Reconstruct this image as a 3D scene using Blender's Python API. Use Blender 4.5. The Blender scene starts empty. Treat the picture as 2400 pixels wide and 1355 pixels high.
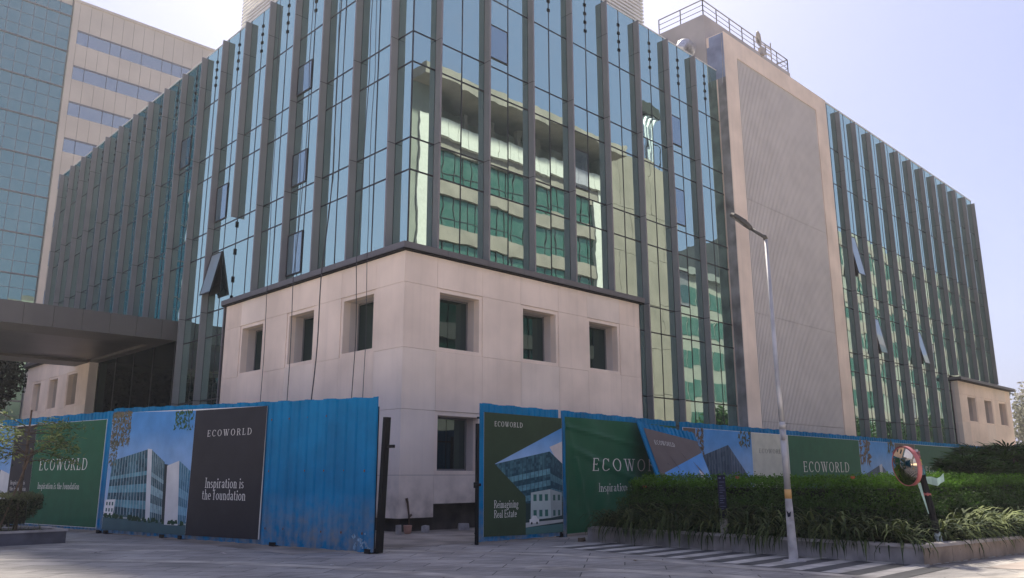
import bpy, math, random
import numpy as np
from mathutils import Vector, Matrix
random.seed(7); rng = np.random.default_rng(7)
S = bpy.context.scene
COL = S.collection
R = math.radians

# ------------------------------------------------------------------ camera
cd = bpy.data.cameras.new('camera'); cam = bpy.data.objects.new('camera', cd); COL.objects.link(cam)
cd.sensor_width = 36.0; cd.lens = 28.808; cd.clip_start = 0.1; cd.clip_end = 3000
CAMLOC = Vector((-15.578, -20.817, 1.66))
az, pit, rol = 0.796816, 0.22386, -0.0021134
F = Vector((math.cos(az)*math.cos(pit), math.sin(az)*math.cos(pit), math.sin(pit)))
Rt = Vector((math.sin(az), -math.cos(az), 0)); Up = Rt.cross(F)
R2 = math.cos(rol)*Rt + math.sin(rol)*Up; U2 = -math.sin(rol)*Rt + math.cos(rol)*Up
m = Matrix.Identity(4)
for i in range(3):
    m[i][0] = R2[i]; m[i][1] = U2[i]; m[i][2] = -F[i]; m[i][3] = CAMLOC[i]
cam.matrix_world = m
S.camera = cam

# ------------------------------------------------------------------ sky and sun
SUN_EL, SUN_AZ = R(51), R(52)      # azimuth measured counter-clockwise from +X
w = bpy.data.worlds.new('World'); S.world = w; w.use_nodes = True
nt = w.node_tree; nt.nodes.clear()
sky = nt.nodes.new('ShaderNodeTexSky'); sky.sky_type = 'NISHITA'; sky.sun_disc = False
sky.sun_elevation = SUN_EL; sky.sun_rotation = R(90) - SUN_AZ
sky.air_density = 1.0; sky.dust_density = 3.0; sky.ozone_density = 2.5
hsv = nt.nodes.new('ShaderNodeMix'); hsv.data_type = 'RGBA'; hsv.blend_type = 'MIX'
hsv.inputs[0].default_value = 0.5
hsv.inputs[7].default_value = (3.6, 3.8, 6.7, 1)     # thin bright veil of haze
bg = nt.nodes.new('ShaderNodeBackground'); bg.inputs[1].default_value = 0.055
out = nt.nodes.new('ShaderNodeOutputWorld')
nt.links.new(sky.outputs[0], hsv.inputs[6]); nt.links.new(hsv.outputs[2], bg.inputs[0]); nt.links.new(bg.outputs[0], out.inputs[0])
sl = bpy.data.lights.new('sun', 'SUN'); sl.energy = 5.0; sl.angle = R(6); sl.color = (1, .91, .78)
so = bpy.data.objects.new('sun', sl); COL.objects.link(so)
sd = Vector((math.cos(SUN_AZ)*math.cos(SUN_EL), math.sin(SUN_AZ)*math.cos(SUN_EL), math.sin(SUN_EL)))
so.rotation_euler = sd.to_track_quat('Z', 'Y').to_euler()
S.view_settings.view_transform = 'Standard'; S.view_settings.look = 'None'
S.view_settings.exposure = 1.4; S.view_settings.gamma = 1.0

# ------------------------------------------------------------------ materials
def mat(name, col, rough=.6, metal=0., var=.12, scale=3., col2=None, bump=0., bscale=30., spec=.4, streak=0., coords='Object'):
    m = bpy.data.materials.new(name); m.use_nodes = True
    n = m.node_tree.nodes; l = m.node_tree.links; b = n['Principled BSDF']
    b.inputs['Roughness'].default_value = rough; b.inputs['Metallic'].default_value = metal
    b.inputs['Specular IOR Level'].default_value = spec
    tc = n.new('ShaderNodeTexCoord'); o = tc.outputs[coords]
    nz = n.new('ShaderNodeTexNoise'); nz.inputs['Scale'].default_value = scale; nz.inputs['Detail'].default_value = 6
    l.new(o, nz.inputs['Vector'])
    mx = n.new('ShaderNodeMix'); mx.data_type = 'RGBA'
    c2 = col2 or tuple(c*(1-var*1.6) for c in col)
    mx.inputs[6].default_value = (*[c*(1+var*.6) for c in col], 1) if not col2 else (*col, 1)
    mx.inputs[7].default_value = (*c2, 1)
    rp = n.new('ShaderNodeValToRGB'); rp.color_ramp.elements[0].position = .34; rp.color_ramp.elements[1].position = .68
    l.new(nz.outputs[0], rp.inputs[0]); l.new(rp.outputs[0], mx.inputs[0])
    res = mx.outputs[2]
    if streak:
        mp = n.new('ShaderNodeMapping'); mp.inputs['Scale'].default_value = (5, 5, .22); l.new(o, mp.inputs[0])
        n2 = n.new('ShaderNodeTexNoise'); n2.inputs['Scale'].default_value = 1.0; n2.inputs['Detail'].default_value = 7; l.new(mp.outputs[0], n2.inputs['Vector'])
        r2 = n.new('ShaderNodeValToRGB'); r2.color_ramp.elements[0].position = .5; r2.color_ramp.elements[1].position = .78; l.new(n2.outputs[0], r2.inputs[0])
        ml = n.new('ShaderNodeMath'); ml.operation = 'MULTIPLY'; ml.inputs[1].default_value = streak; l.new(r2.outputs[0], ml.inputs[0])
        m3 = n.new('ShaderNodeMix'); m3.data_type = 'RGBA'; m3.inputs[7].default_value = (*[c*.45 for c in col], 1)
        l.new(ml.outputs[0], m3.inputs[0]); l.new(res, m3.inputs[6]); res = m3.outputs[2]
    l.new(res, b.inputs['Base Color'])
    if bump:
        nb = n.new('ShaderNodeTexNoise'); nb.inputs['Scale'].default_value = bscale; nb.inputs['Detail'].default_value = 5; l.new(o, nb.inputs['Vector'])
        bp = n.new('ShaderNodeBump'); bp.inputs['Strength'].default_value = bump; bp.inputs['Distance'].default_value = .01
        l.new(nb.outputs[0], bp.inputs['Height']); l.new(bp.outputs[0], b.inputs['Normal'])
    return m

def grime(m, z0, z1, col, amt=.7, scale=2.2):
    """splash dirt that thins out upwards"""
    n = m.node_tree.nodes; l = m.node_tree.links; b = n['Principled BSDF']; src = b.inputs['Base Color'].links[0].from_socket
    tc = n.new('ShaderNodeTexCoord'); sx = n.new('ShaderNodeSeparateXYZ'); l.new(tc.outputs['Object'], sx.inputs[0])
    mr = n.new('ShaderNodeMapRange'); mr.inputs[1].default_value = z1; mr.inputs[2].default_value = z0; mr.inputs[3].default_value = 0; mr.inputs[4].default_value = 1; l.new(sx.outputs[2], mr.inputs[0])
    nz = n.new('ShaderNodeTexNoise'); nz.inputs['Scale'].default_value = scale; nz.inputs['Detail'].default_value = 8; l.new(tc.outputs['Object'], nz.inputs['Vector'])
    r = n.new('ShaderNodeMapRange'); r.inputs[1].default_value = .35; r.inputs[2].default_value = .7; r.inputs[3].default_value = 0; r.inputs[4].default_value = amt*1.5; l.new(nz.outputs[0], r.inputs[0])
    mu = n.new('ShaderNodeMath'); mu.operation = 'MULTIPLY'; mu.use_clamp = True; l.new(mr.outputs[0], mu.inputs[0]); l.new(r.outputs[0], mu.inputs[1])
    mx = n.new('ShaderNodeMix'); mx.data_type = 'RGBA'; mx.inputs[7].default_value = (*col, 1); l.new(mu.outputs[0], mx.inputs[0]); l.new(src, mx.inputs[6]); l.new(mx.outputs[2], b.inputs['Base Color'])
    return m

def glass_mat(name, tint, inner, wav=.0022, wscale=.9, base=.7, dust=.05):
    """coated solar glass: tinted mirror over a dark interior, each sheet slightly wavy"""
    m = bpy.data.materials.new(name); m.use_nodes = True
    n = m.node_tree.nodes; l = m.node_tree.links; n.clear()
    o = n.new('ShaderNodeOutputMaterial')
    tc = n.new('ShaderNodeTexCoord')
    nz = n.new('ShaderNodeTexNoise'); nz.inputs['Scale'].default_value = wscale; nz.inputs['Detail'].default_value = 1.5
    l.new(tc.outputs['Object'], nz.inputs['Vector'])
    bp = n.new('ShaderNodeBump'); bp.inputs['Strength'].default_value = 1; bp.inputs['Distance'].default_value = wav
    l.new(nz.outputs[0], bp.inputs['Height'])
    g = n.new('ShaderNodeBsdfGlossy'); g.inputs['Color'].default_value = (*tint, 1); g.inputs['Roughness'].default_value = .008
    l.new(bp.outputs[0], g.inputs['Normal'])
    d = n.new('ShaderNodeBsdfDiffuse'); d.inputs['Color'].default_value = (*inner, 1)
    dd = n.new('ShaderNodeBsdfDiffuse'); dd.inputs['Color'].default_value = (.42, .45, .45, 1)
    fr = n.new('ShaderNodeFresnel'); fr.inputs[0].default_value = 1.6
    mr = n.new('ShaderNodeMapRange'); mr.inputs[1].default_value = 0; mr.inputs[2].default_value = 1; mr.inputs[3].default_value = base; mr.inputs[4].default_value = 1
    l.new(fr.outputs[0], mr.inputs[0])
    mx = n.new('ShaderNodeMixShader'); l.new(mr.outputs[0], mx.inputs[0]); l.new(d.outputs[0], mx.inputs[1]); l.new(g.outputs[0], mx.inputs[2])
    n2 = n.new('ShaderNodeTexNoise'); n2.inputs['Scale'].default_value = .8; n2.inputs['Detail'].default_value = 9; n2.inputs['Roughness'].default_value = .7
    l.new(tc.outputs['Object'], n2.inputs['Vector'])
    r2 = n.new('ShaderNodeMapRange'); r2.inputs[1].default_value = .48; r2.inputs[2].default_value = .8; r2.inputs[3].default_value = .012; r2.inputs[4].default_value = dust*3
    l.new(n2.outputs[0], r2.inputs[0])
    m2 = n.new('ShaderNodeMixShader'); l.new(r2.outputs[0], m2.inputs[0]); l.new(mx.outputs[0], m2.inputs[1]); l.new(dd.outputs[0], m2.inputs[2])
    l.new(m2.outputs[0], o.inputs[0])
    return m

def print_mat(name, rough=.45):
    """printed banner: colours come from the print (colour attribute)"""
    m = bpy.data.materials.new(name); m.use_nodes = True
    n = m.node_tree.nodes; l = m.node_tree.links; b = n['Principled BSDF']
    a = n.new('ShaderNodeVertexColor'); a.layer_name = 'Col'
    tc = n.new('ShaderNodeTexCoord'); nz = n.new('ShaderNodeTexNoise'); nz.inputs['Scale'].default_value = 2.2; nz.inputs['Detail'].default_value = 8
    l.new(tc.outputs['Object'], nz.inputs['Vector'])
    mr = n.new('ShaderNodeMapRange'); mr.inputs[1].default_value = .3; mr.inputs[2].default_value = .75; mr.inputs[3].default_value = 1.05; mr.inputs[4].default_value = 1.32
    l.new(nz.outputs[0], mr.inputs[0])
    mx = n.new('ShaderNodeVectorMath'); mx.operation = 'SCALE'; l.new(a.outputs[0], mx.inputs[0]); l.new(mr.outputs[0], mx.inputs['Scale'])
    l.new(mx.outputs[0], b.inputs['Base Color']); b.inputs['Roughness'].default_value = rough; b.inputs['Specular IOR Level'].default_value = .12
    return m

def leaf_mat(name, c1, c2, rough=.55, scale=1.3, trans=.35):
    m = bpy.data.materials.new(name); m.use_nodes = True
    n = m.node_tree.nodes; l = m.node_tree.links; b = n['Principled BSDF']
    a = n.new('ShaderNodeVertexColor'); a.layer_name = 'Col'
    sp = n.new('ShaderNodeSeparateColor'); l.new(a.outputs[0], sp.inputs[0])
    mx = n.new('ShaderNodeMix'); mx.data_type = 'RGBA'; mx.inputs[6].default_value = (*c1, 1); mx.inputs[7].default_value = (*c2, 1)
    l.new(sp.outputs[0], mx.inputs[0]); l.new(mx.outputs[2], b.inputs['Base Color'])
    b.inputs['Roughness'].default_value = rough; b.inputs['Specular IOR Level'].default_value = .12
    t = n.new('ShaderNodeBsdfTranslucent'); l.new(mx.outputs[2], t.inputs[0])
    ms = n.new('ShaderNodeMixShader'); ms.inputs[0].default_value = trans
    l.new(b.outputs[0], ms.inputs[1]); l.new(t.outputs[0], ms.inputs[2]); l.new(ms.outputs[0], n['Material Output'].inputs[0])
    return m

M = {}
M['glass'] = glass_mat('facade_glass', (.66, .90, .79), (.012, .028, .032))
M['glass_dark'] = glass_mat('window_glass', (.15, .24, .24), (.008, .014, .014), base=.4, dust=.02)
M['glass_lobby'] = glass_mat('lobby_glass', (.09, .14, .14), (.006, .009, .009), base=.4, dust=.01)
M['glass_pale'] = glass_mat('tilted_glass', (.5, .62, .66), (.38, .46, .50), base=.3)  # pale inner colour stands in for sky brightness on the open panes
M['glass_open'] = glass_mat('sash_glass', (.5, .66, .7), (.10, .15, .17), base=.5)
M['glass_tower'] = glass_mat('tower_glass', (.40, .62, .53), (.03, .06, .055), wav=.0012, base=.5)
M['glass_ribbon'] = glass_mat('ribbon_glass', (.60, .66, .62), (.14, .155, .165), wav=.001, base=.55)
M['glass_deep'] = glass_mat('deep_teal_glass', (.10, .42, .47), (.012, .03, .035), base=.4)
M['glass_green'] = glass_mat('green_glass', (.16, .27, .24), (.035, .10, .075), wav=.001, base=.35)
M['fin'] = mat('fin_aluminium', (.23, .213, .212), .42, .25, .05, 1.0, streak=.12)
M['mullion'] = mat('mullion_metal', (.035, .035, .037), .4, .3, .05)
M['black'] = mat('black_steel', (.010, .010, .0105), .6, 0, .1, spec=.15)
M['stucco'] = mat('pale_stucco', (.85, .70, .575), .85, 0, .1, .55, bump=.25, bscale=26, spec=.2, streak=.13)
M['stucco_b'] = mat('pale_stucco_warm', (.83, .675, .545), .85, 0, .11, .6, bump=.25, bscale=26, spec=.2, streak=.17)
M['stucco_c'] = mat('pale_stucco_cool', (.84, .71, .595), .85, 0, .09, .5, bump=.25, bscale=26, spec=.2, streak=.10)
for k_ in ('stucco', 'stucco_b', 'stucco_c'): grime(M[k_], .3, 2.0, (.30, .24, .2), .55)
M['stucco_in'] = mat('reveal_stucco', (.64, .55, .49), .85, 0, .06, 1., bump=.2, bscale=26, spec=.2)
M['coping'] = mat('coping_metal', (.15, .14, .14), .45, .25, .06, 1.5)
M['concrete_raw'] = mat('raw_concrete', (.27, .255, .25), .9, 0, .35, 1.1, bump=.6, bscale=14, spec=.2, streak=.5)
M['bluewash'] = mat('blue_membrane', (.28, .32, .44), .8, 0, .2, 1.2, bump=.3)
M['slat'] = mat('louvre_slat', (.68, .63, .58), .6, 0, .05, .8)
M['dark'] = mat('dark_void', (.02, .019, .019), .9, 0, .1)
M['base_dark'] = mat('dark_base_concrete', (.075, .065, .058), .9, 0, .3, 1.5, bump=.5)  # plain dark tone for the recessed plinth base
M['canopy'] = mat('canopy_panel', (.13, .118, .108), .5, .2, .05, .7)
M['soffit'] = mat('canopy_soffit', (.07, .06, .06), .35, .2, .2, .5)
M['white'] = mat('white_trim', (.72, .71, .68), .6, 0, .05)
M['parapet'] = mat('balcony_panel', (.56, .50, .49), .6, 0, .05)
M['rail'] = mat('painted_rail', (.22, .20, .18), .5, .2, .1)
M['roofwall'] = mat('roof_wall_paint', (.47, .43, .405), .85, 0, .08, .6, spec=.2)
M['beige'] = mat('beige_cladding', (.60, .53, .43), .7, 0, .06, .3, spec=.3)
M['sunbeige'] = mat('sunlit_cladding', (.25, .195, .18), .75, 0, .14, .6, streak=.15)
M['greywall'] = mat('grey_flank', (.23, .215, .2), .8, 0, .1, .5)
M['beige_line'] = mat('cladding_joint', (.2, .18, .16), .8)
M['ledge'] = mat('grey_ledge', (.2, .19, .19), .5, .2, .05)
M['silver'] = mat('foil_duct', (.6, .6, .63), .42, .6, .15, 8, bump=.6, bscale=12)
M['blue'] = mat('blue_sheet_paint', (.0, .18, .37), .5, 0, .16, 1.1, bump=.1, bscale=9, streak=.25, spec=.12)
grime(M['blue'], .0, 1.3, (.20, .21, .21), .75, 3.5)
M['scuff'] = mat('scuffed_paint', (.22, .36, .46), .8, 0, .4, 20)
M['rust'] = mat('rust_spot', (.12, .055, .025), .9)
M['poster'] = print_mat('printed_vinyl')
M['letter'] = mat('letter_print', (.74, .72, .66), .5, 0, .04)
M['letter_dark'] = mat('letter_print_dark', (.09, .1, .09), .5, 0, .04)
M['kerb'] = mat('granite_kerb', (.27, .25, .235), .75, 0, .3, 2.2, bump=.35, bscale=40, streak=.35)
M['kerb_top'] = mat('granite_coping', (.38, .345, .315), .7, 0, .22, 2.5, bump=.3, bscale=40)
M['soil'] = mat('soil', (.03, .022, .016), .95, 0, .4, 6, bump=.8, bscale=20)
M['pole'] = mat('galvanised_pole', (.45, .44, .44), .5, .35, .2, 2.5, streak=.4)
M['pole_cem'] = mat('cement_sleeve', (.42, .39, .36), .9, 0, .25, 5, bump=.7, bscale=25)
M['lamp'] = mat('lamp_housing', (.085, .078, .065), .5, .3, .1)
M['lens'] = mat('lamp_lens', (.22, .22, .2), .2, 0, .1, 30)
M['orange'] = mat('amber_band', (.62, .36, .12), .6, 0, .1)
M['red'] = mat('red_plastic', (.50, .15, .14), .4, 0, .12, 3)
M['navy'] = mat('navy_panel', (.008, .010, .028), .5, 0, .1, spec=.1)
M['info'] = mat('info_print', (.09, .11, .19), .5, 0, .1)
M['bark'] = mat('bark', (.10, .072, .05), .9, 0, .3, 8, bump=.7, bscale=30)
M['stake'] = mat('timber_stake', (.13, .085, .055), .85, 0, .25, 8)
M['rope'] = mat('rope_fibre', (.05, .05, .055), .8)
M['brick'] = mat('concrete_block', (.40, .37, .35), .9, 0, .2, 4, bump=.6)
M['clay'] = mat('clay_pot', (.45, .24, .17), .8, 0, .15, 5)
M['litter'] = mat('paper_litter', (.6, .5, .46), .7)
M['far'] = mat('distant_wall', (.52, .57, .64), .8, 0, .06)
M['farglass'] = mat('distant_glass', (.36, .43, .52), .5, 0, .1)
M['dish'] = mat('dish_plastic', (.42, .38, .34), .5, 0, .15, 3)
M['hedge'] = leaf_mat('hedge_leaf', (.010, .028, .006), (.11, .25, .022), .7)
M['lowhedge'] = leaf_mat('low_shrub_leaf', (.010, .026, .010), (.055, .115, .022))
M['strap'] = leaf_mat('strap_leaf', (.008, .024, .006), (.13, .16, .05), .7, trans=.1)
M['palm'] = leaf_mat('palm_leaf', (.010, .034, .008), (.075, .17, .03), .6)
M['treeleaf'] = leaf_mat('young_tree_leaf', (.05, .085, .02), (.24, .29, .10), .5)
M['boxleaf'] = leaf_mat('clipped_bush_leaf', (.022, .03, .016), (.17, .19, .09))
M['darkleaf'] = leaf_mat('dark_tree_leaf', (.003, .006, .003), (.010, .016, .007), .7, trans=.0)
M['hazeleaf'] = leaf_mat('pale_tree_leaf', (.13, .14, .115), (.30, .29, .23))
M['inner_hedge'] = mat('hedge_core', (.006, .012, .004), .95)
M['flower'] = mat('red_flower', (.5, .09, .03), .6)

def paving_mat():
    m = bpy.data.materials.new('granite_paving'); m.use_nodes = True
    n = m.node_tree.nodes; l = m.node_tree.links; b = n['Principled BSDF']
    tc = n.new('ShaderNodeTexCoord'); mp = n.new('ShaderNodeMapping'); mp.inputs['Rotation'].default_value = (0, 0, R(52)); l.new(tc.outputs['Object'], mp.inputs[0])
    br = n.new('ShaderNodeTexBrick'); br.inputs['Scale'].default_value = 1.0; br.inputs['Brick Width'].default_value = 1.5; br.inputs['Row Height'].default_value = .62
    br.inputs['Mortar Size'].default_value = .012; br.inputs['Mortar Smooth'].default_value = .3; br.inputs['Bias'].default_value = -.2
    br.inputs['Color1'].default_value = (.35, .325, .295, 1); br.inputs['Color2'].default_value = (.23, .215, .198, 1); br.inputs['Mortar'].default_value = (.05, .046, .042, 1)
    l.new(mp.outputs[0], br.inputs['Vector'])
    nz = n.new('ShaderNodeTexNoise'); nz.inputs['Scale'].default_value = .55; nz.inputs['Detail'].default_value = 10; nz.inputs['Roughness'].default_value = .65; l.new(tc.outputs['Object'], nz.inputs['Vector'])
    mr = n.new('ShaderNodeMapRange'); mr.inputs[1].default_value = .3; mr.inputs[2].default_value = .72; mr.inputs[3].default_value = .55; mr.inputs[4].default_value = 1.3; l.new(nz.outputs[0], mr.inputs[0])
    n3 = n.new('ShaderNodeTexNoise'); n3.inputs['Scale'].default_value = 45; n3.inputs['Detail'].default_value = 4; l.new(tc.outputs['Object'], n3.inputs['Vector'])
    m3 = n.new('ShaderNodeMapRange'); m3.inputs[1].default_value = .3; m3.inputs[2].default_value = .7; m3.inputs[3].default_value = .88; m3.inputs[4].default_value = 1.12; l.new(n3.outputs[0], m3.inputs[0])
    mp2 = n.new('ShaderNodeMapping'); mp2.inputs['Rotation'].default_value = (0, 0, R(52)); mp2.inputs['Scale'].default_value = (.5, 5, 1); l.new(tc.outputs['Object'], mp2.inputs[0])
    n4 = n.new('ShaderNodeTexNoise'); n4.inputs['Scale'].default_value = 1.6; n4.inputs['Detail'].default_value = 8; n4.inputs['Roughness'].default_value = .7; l.new(mp2.outputs[0], n4.inputs['Vector'])
    m4 = n.new('ShaderNodeMapRange'); m4.inputs[1].default_value = .3; m4.inputs[2].default_value = .7; m4.inputs[3].default_value = .68; m4.inputs[4].default_value = 1.25; l.new(n4.outputs[0], m4.inputs[0])
    mv = n.new('ShaderNodeMath'); mv.operation = 'MULTIPLY'; l.new(m3.outputs[0], mv.inputs[0]); l.new(m4.outputs[0], mv.inputs[1])
    mu = n.new('ShaderNodeMath'); mu.operation = 'MULTIPLY'; l.new(mr.outputs[0], mu.inputs[0]); l.new(mv.outputs[0], mu.inputs[1])
    sc = n.new('ShaderNodeVectorMath'); sc.operation = 'SCALE'; l.new(br.outputs['Color'], sc.inputs[0]); l.new(mu.outputs[0], sc.inputs['Scale'])
    l.new(sc.outputs[0], b.inputs['Base Color']); b.inputs['Roughness'].default_value = .62; b.inputs['Specular IOR Level'].default_value = .35
    bp = n.new('ShaderNodeBump'); bp.inputs['Strength'].default_value = .35; bp.inputs['Distance'].default_value = .006; l.new(br.outputs['Fac'], bp.inputs['Height']); bp.invert = True
    l.new(bp.outputs[0], b.inputs['Normal'])
    return m
M['paving'] = paving_mat()
M['band'] = mat('pale_granite_band', (.40, .365, .315), .65, 0, .3, 1.4, bump=.2, bscale=40)
M['bar_l'] = mat('pale_inlay', (.46, .43, .385), .65, 0, .25, 2.5, bump=.2, bscale=40)
M['bar_d'] = mat('dark_inlay', (.068, .068, .068), .65, 0, .25, 2.5, bump=.2, bscale=40)
M['road'] = mat('pale_bounce_ground', (.55, .51, .45), .85, 0, .12, .3)  # pale tone for the unseen ground that bounces light onto the walls
M['yard'] = mat('dusty_yard', (.30, .26, .215), .8, 0, .35, .8, bump=.5, bscale=12)

# ------------------------------------------------------------------ mesh helpers
class MB:
    def __init__(s): s.v = []; s.f = []; s.mi = []; s.col = []
    def face(s, pts, mi=0, col=None):
        b = len(s.v); s.v += [tuple(p) for p in pts]; s.f.append(tuple(range(b, b+len(pts)))); s.mi.append(mi)
        if col is None: col = (1, 1, 1)
        if not hasattr(col[0], '__len__'): col = [col]*len(pts)
        s.col += [(*c, 1) for c in col]
    def hexa(s, p, mi=0):
        """8 points: bottom 4 counter-clockwise, top 4"""
        for q in ((3, 2, 1, 0), (4, 5, 6, 7), (0, 1, 5, 4), (1, 2, 6, 5), (2, 3, 7, 6), (3, 0, 4, 7)):
            s.face([p[i] for i in q], mi)
    def box(s, x0, x1, y0, y1, z0, z1, mi=0):
        if x0 > x1: x0, x1 = x1, x0
        if y0 > y1: y0, y1 = y1, y0
        if z0 > z1: z0, z1 = z1, z0
        s.hexa([(x0, y0, z0), (x1, y0, z0), (x1, y1, z0), (x0, y1, z0), (x0, y0, z1), (x1, y0, z1), (x1, y1, z1), (x0, y1, z1)], mi)
    def bar(s, a, b, wx, wy=None, mi=0):
        """square bar between two points"""
        wy = wy or wx; a = Vector(a); b = Vector(b); d = (b-a).normalized()
        u = d.cross(Vector((0, 0, 1)));
        if u.length < .01: u = Vector((1, 0, 0))
        u.normalize(); v = d.cross(u)
        q = []
        for p in (a, b):
            q += [p-u*wx/2-v*wy/2, p+u*wx/2-v*wy/2, p+u*wx/2+v*wy/2, p-u*wx/2+v*wy/2]
        s.hexa(q, mi)
    def tube(s, pts, r, n=10, mi=0, cap=True):
        pts = [Vector(p) for p in pts]; rs = r if hasattr(r, '__len__') else [r]*len(pts); rings = []
        up = Vector((.0123, .031, 1)) if abs((pts[-1]-pts[0]).normalized().z) < .9 else Vector((1, .02, .01))
        for i, p in enumerate(pts):
            d = (pts[min(i+1, len(pts)-1)]-pts[max(i-1, 0)]).normalized(); u = d.cross(up).normalized(); v = d.cross(u)
            rings.append([p+(u*math.cos(2*math.pi*k/n)+v*math.sin(2*math.pi*k/n))*rs[i] for k in range(n)])
        for i in range(len(rings)-1):
            for k in range(n):
                s.face([rings[i][k], rings[i+1][k], rings[i+1][(k+1) % n], rings[i][(k+1) % n]], mi)
        if cap: s.face(rings[0], mi); s.face(rings[-1][::-1], mi)
    def build(s, name, mats, parent=None, smooth=False, col=False):
        me = bpy.data.meshes.new(name); me.from_pydata(s.v, [], s.f)
        for mm in (mats if isinstance(mats, (list, tuple)) else [mats]): me.materials.append(mm)
        me.polygons.foreach_set('material_index', s.mi)
        if col:
            ca = me.color_attributes.new('Col', 'FLOAT_COLOR', 'CORNER'); ca.data.foreach_set('color', np.array(s.col, np.float32).ravel())
        if smooth:
            import bmesh
            bm = bmesh.new(); bm.from_mesh(me); bmesh.ops.remove_doubles(bm, verts=bm.verts, dist=.0004); bm.to_mesh(me); bm.free()
            me.polygons.foreach_set('use_smooth', [True]*len(me.polygons))
        me.update(); o = bpy.data.objects.new(name, me); COL.objects.link(o)
        if parent: o.parent = parent
        return o

def tag(o, label, cat, group=None):
    o['label'] = label; o['category'] = cat
    if group: o['group'] = group
    return o
def thing(name, label, cat, loc=(0, 0, 0), group=None):
    o = bpy.data.objects.new(name, None); COL.objects.link(o); o.location = loc; o.empty_display_size = .2
    return tag(o, label, cat, group)
def child(o, p):
    """parent an object built in world coordinates to a placed empty"""
    o.parent = p; o.matrix_parent_inverse = Matrix.Translation(p.location).inverted(); return o
def struct(o): o['kind'] = 'structure'; return o

def leaves_obj(name, pos, nrm, size, aspect, material, parent=None, colval=None, jit=.8, droop=.0):
    """many small folded leaf blades as one mesh"""
    n = len(pos); pos = np.asarray(pos, float); nrm = np.asarray(nrm, float)
    nn = nrm + rng.normal(0, jit, (n, 3)); nn /= np.linalg.norm(nn, axis=1)[:, None]
    t = rng.normal(0, 1, (n, 3)); t[:, 2] -= droop; t -= (t*nn).sum(1)[:, None]*nn; t /= np.linalg.norm(t, axis=1)[:, None]
    b = np.cross(nn, t)
    L = size*rng.uniform(.6, 1.35, n)[:, None]; W = L*aspect
    fold = nn*W*.25
    v = np.stack([pos, pos+t*L*.45+b*W*.5+fold, pos+t*L, pos+t*L*.45-b*W*.5+fold], 1).reshape(-1, 3)
    me = bpy.data.meshes.new(name); me.vertices.add(4*n); me.vertices.foreach_set('co', v.astype(np.float32).ravel())
    idx = np.arange(4*n).reshape(n, 4); tri = np.concatenate([idx[:, [0, 1, 2]], idx[:, [0, 2, 3]]], 1).reshape(-1)
    me.loops.add(6*n); me.loops.foreach_set('vertex_index', tri.astype(np.int32))
    me.polygons.add(2*n); me.polygons.foreach_set('loop_start', np.arange(0, 6*n, 3, dtype=np.int32))
    if colval is None: colval = rng.uniform(0, 1, n)
    c = np.ones((n, 6, 4), np.float32); c[:, :, :3] = np.clip(colval, 0, 1)[:, None, None]
    me.update(calc_edges=True)
    ca = me.color_attributes.new('Col', 'FLOAT_COLOR', 'CORNER'); ca.data.foreach_set('color', c.ravel())
    me.materials.append(material); me.validate()
    o = bpy.data.objects.new(name, me); COL.objects.link(o)
    if parent: o.parent = parent
    return o

# ------------------------------------------------------------------ lettering (stroke-built serif)
TK, TN = .105, .05
def _arc(cx, cy, rx, ry, a0, a1, n=14):
    """elliptic arc with vertical stress, as quads"""
    qs = []; prev = None
    for i in range(n+1):
        a = R(a0+(a1-a0)*i/n); c, s_ = math.cos(a), math.sin(a)
        wx = TK*.5; wy = TN*.5
        p = ((cx+(rx+wx)*c, cy+(ry+wy)*s_), (cx+(rx-wx)*c, cy+(ry-wy)*s_))
        if prev: qs.append([prev[0], p[0], p[1], prev[1]])
        prev = p
    return qs
def _v(x, y0, y1, w=TK): return [[(x-w/2, y0), (x+w/2, y0), (x+w/2, y1), (x-w/2, y1)]]
def _h(x0, x1, y, w=TN): return [[(x0, y-w/2), (x1, y-w/2), (x1, y+w/2), (x0, y+w/2)]]
def _d(x0, y0, x1, y1, w): return [[(x0-w/2, y0), (x0+w/2, y0), (x1+w/2, y1), (x1-w/2, y1)]]
def _s(x, y, k=.15): return _h(x-k, x+k, y, .05)
X = .62
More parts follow.
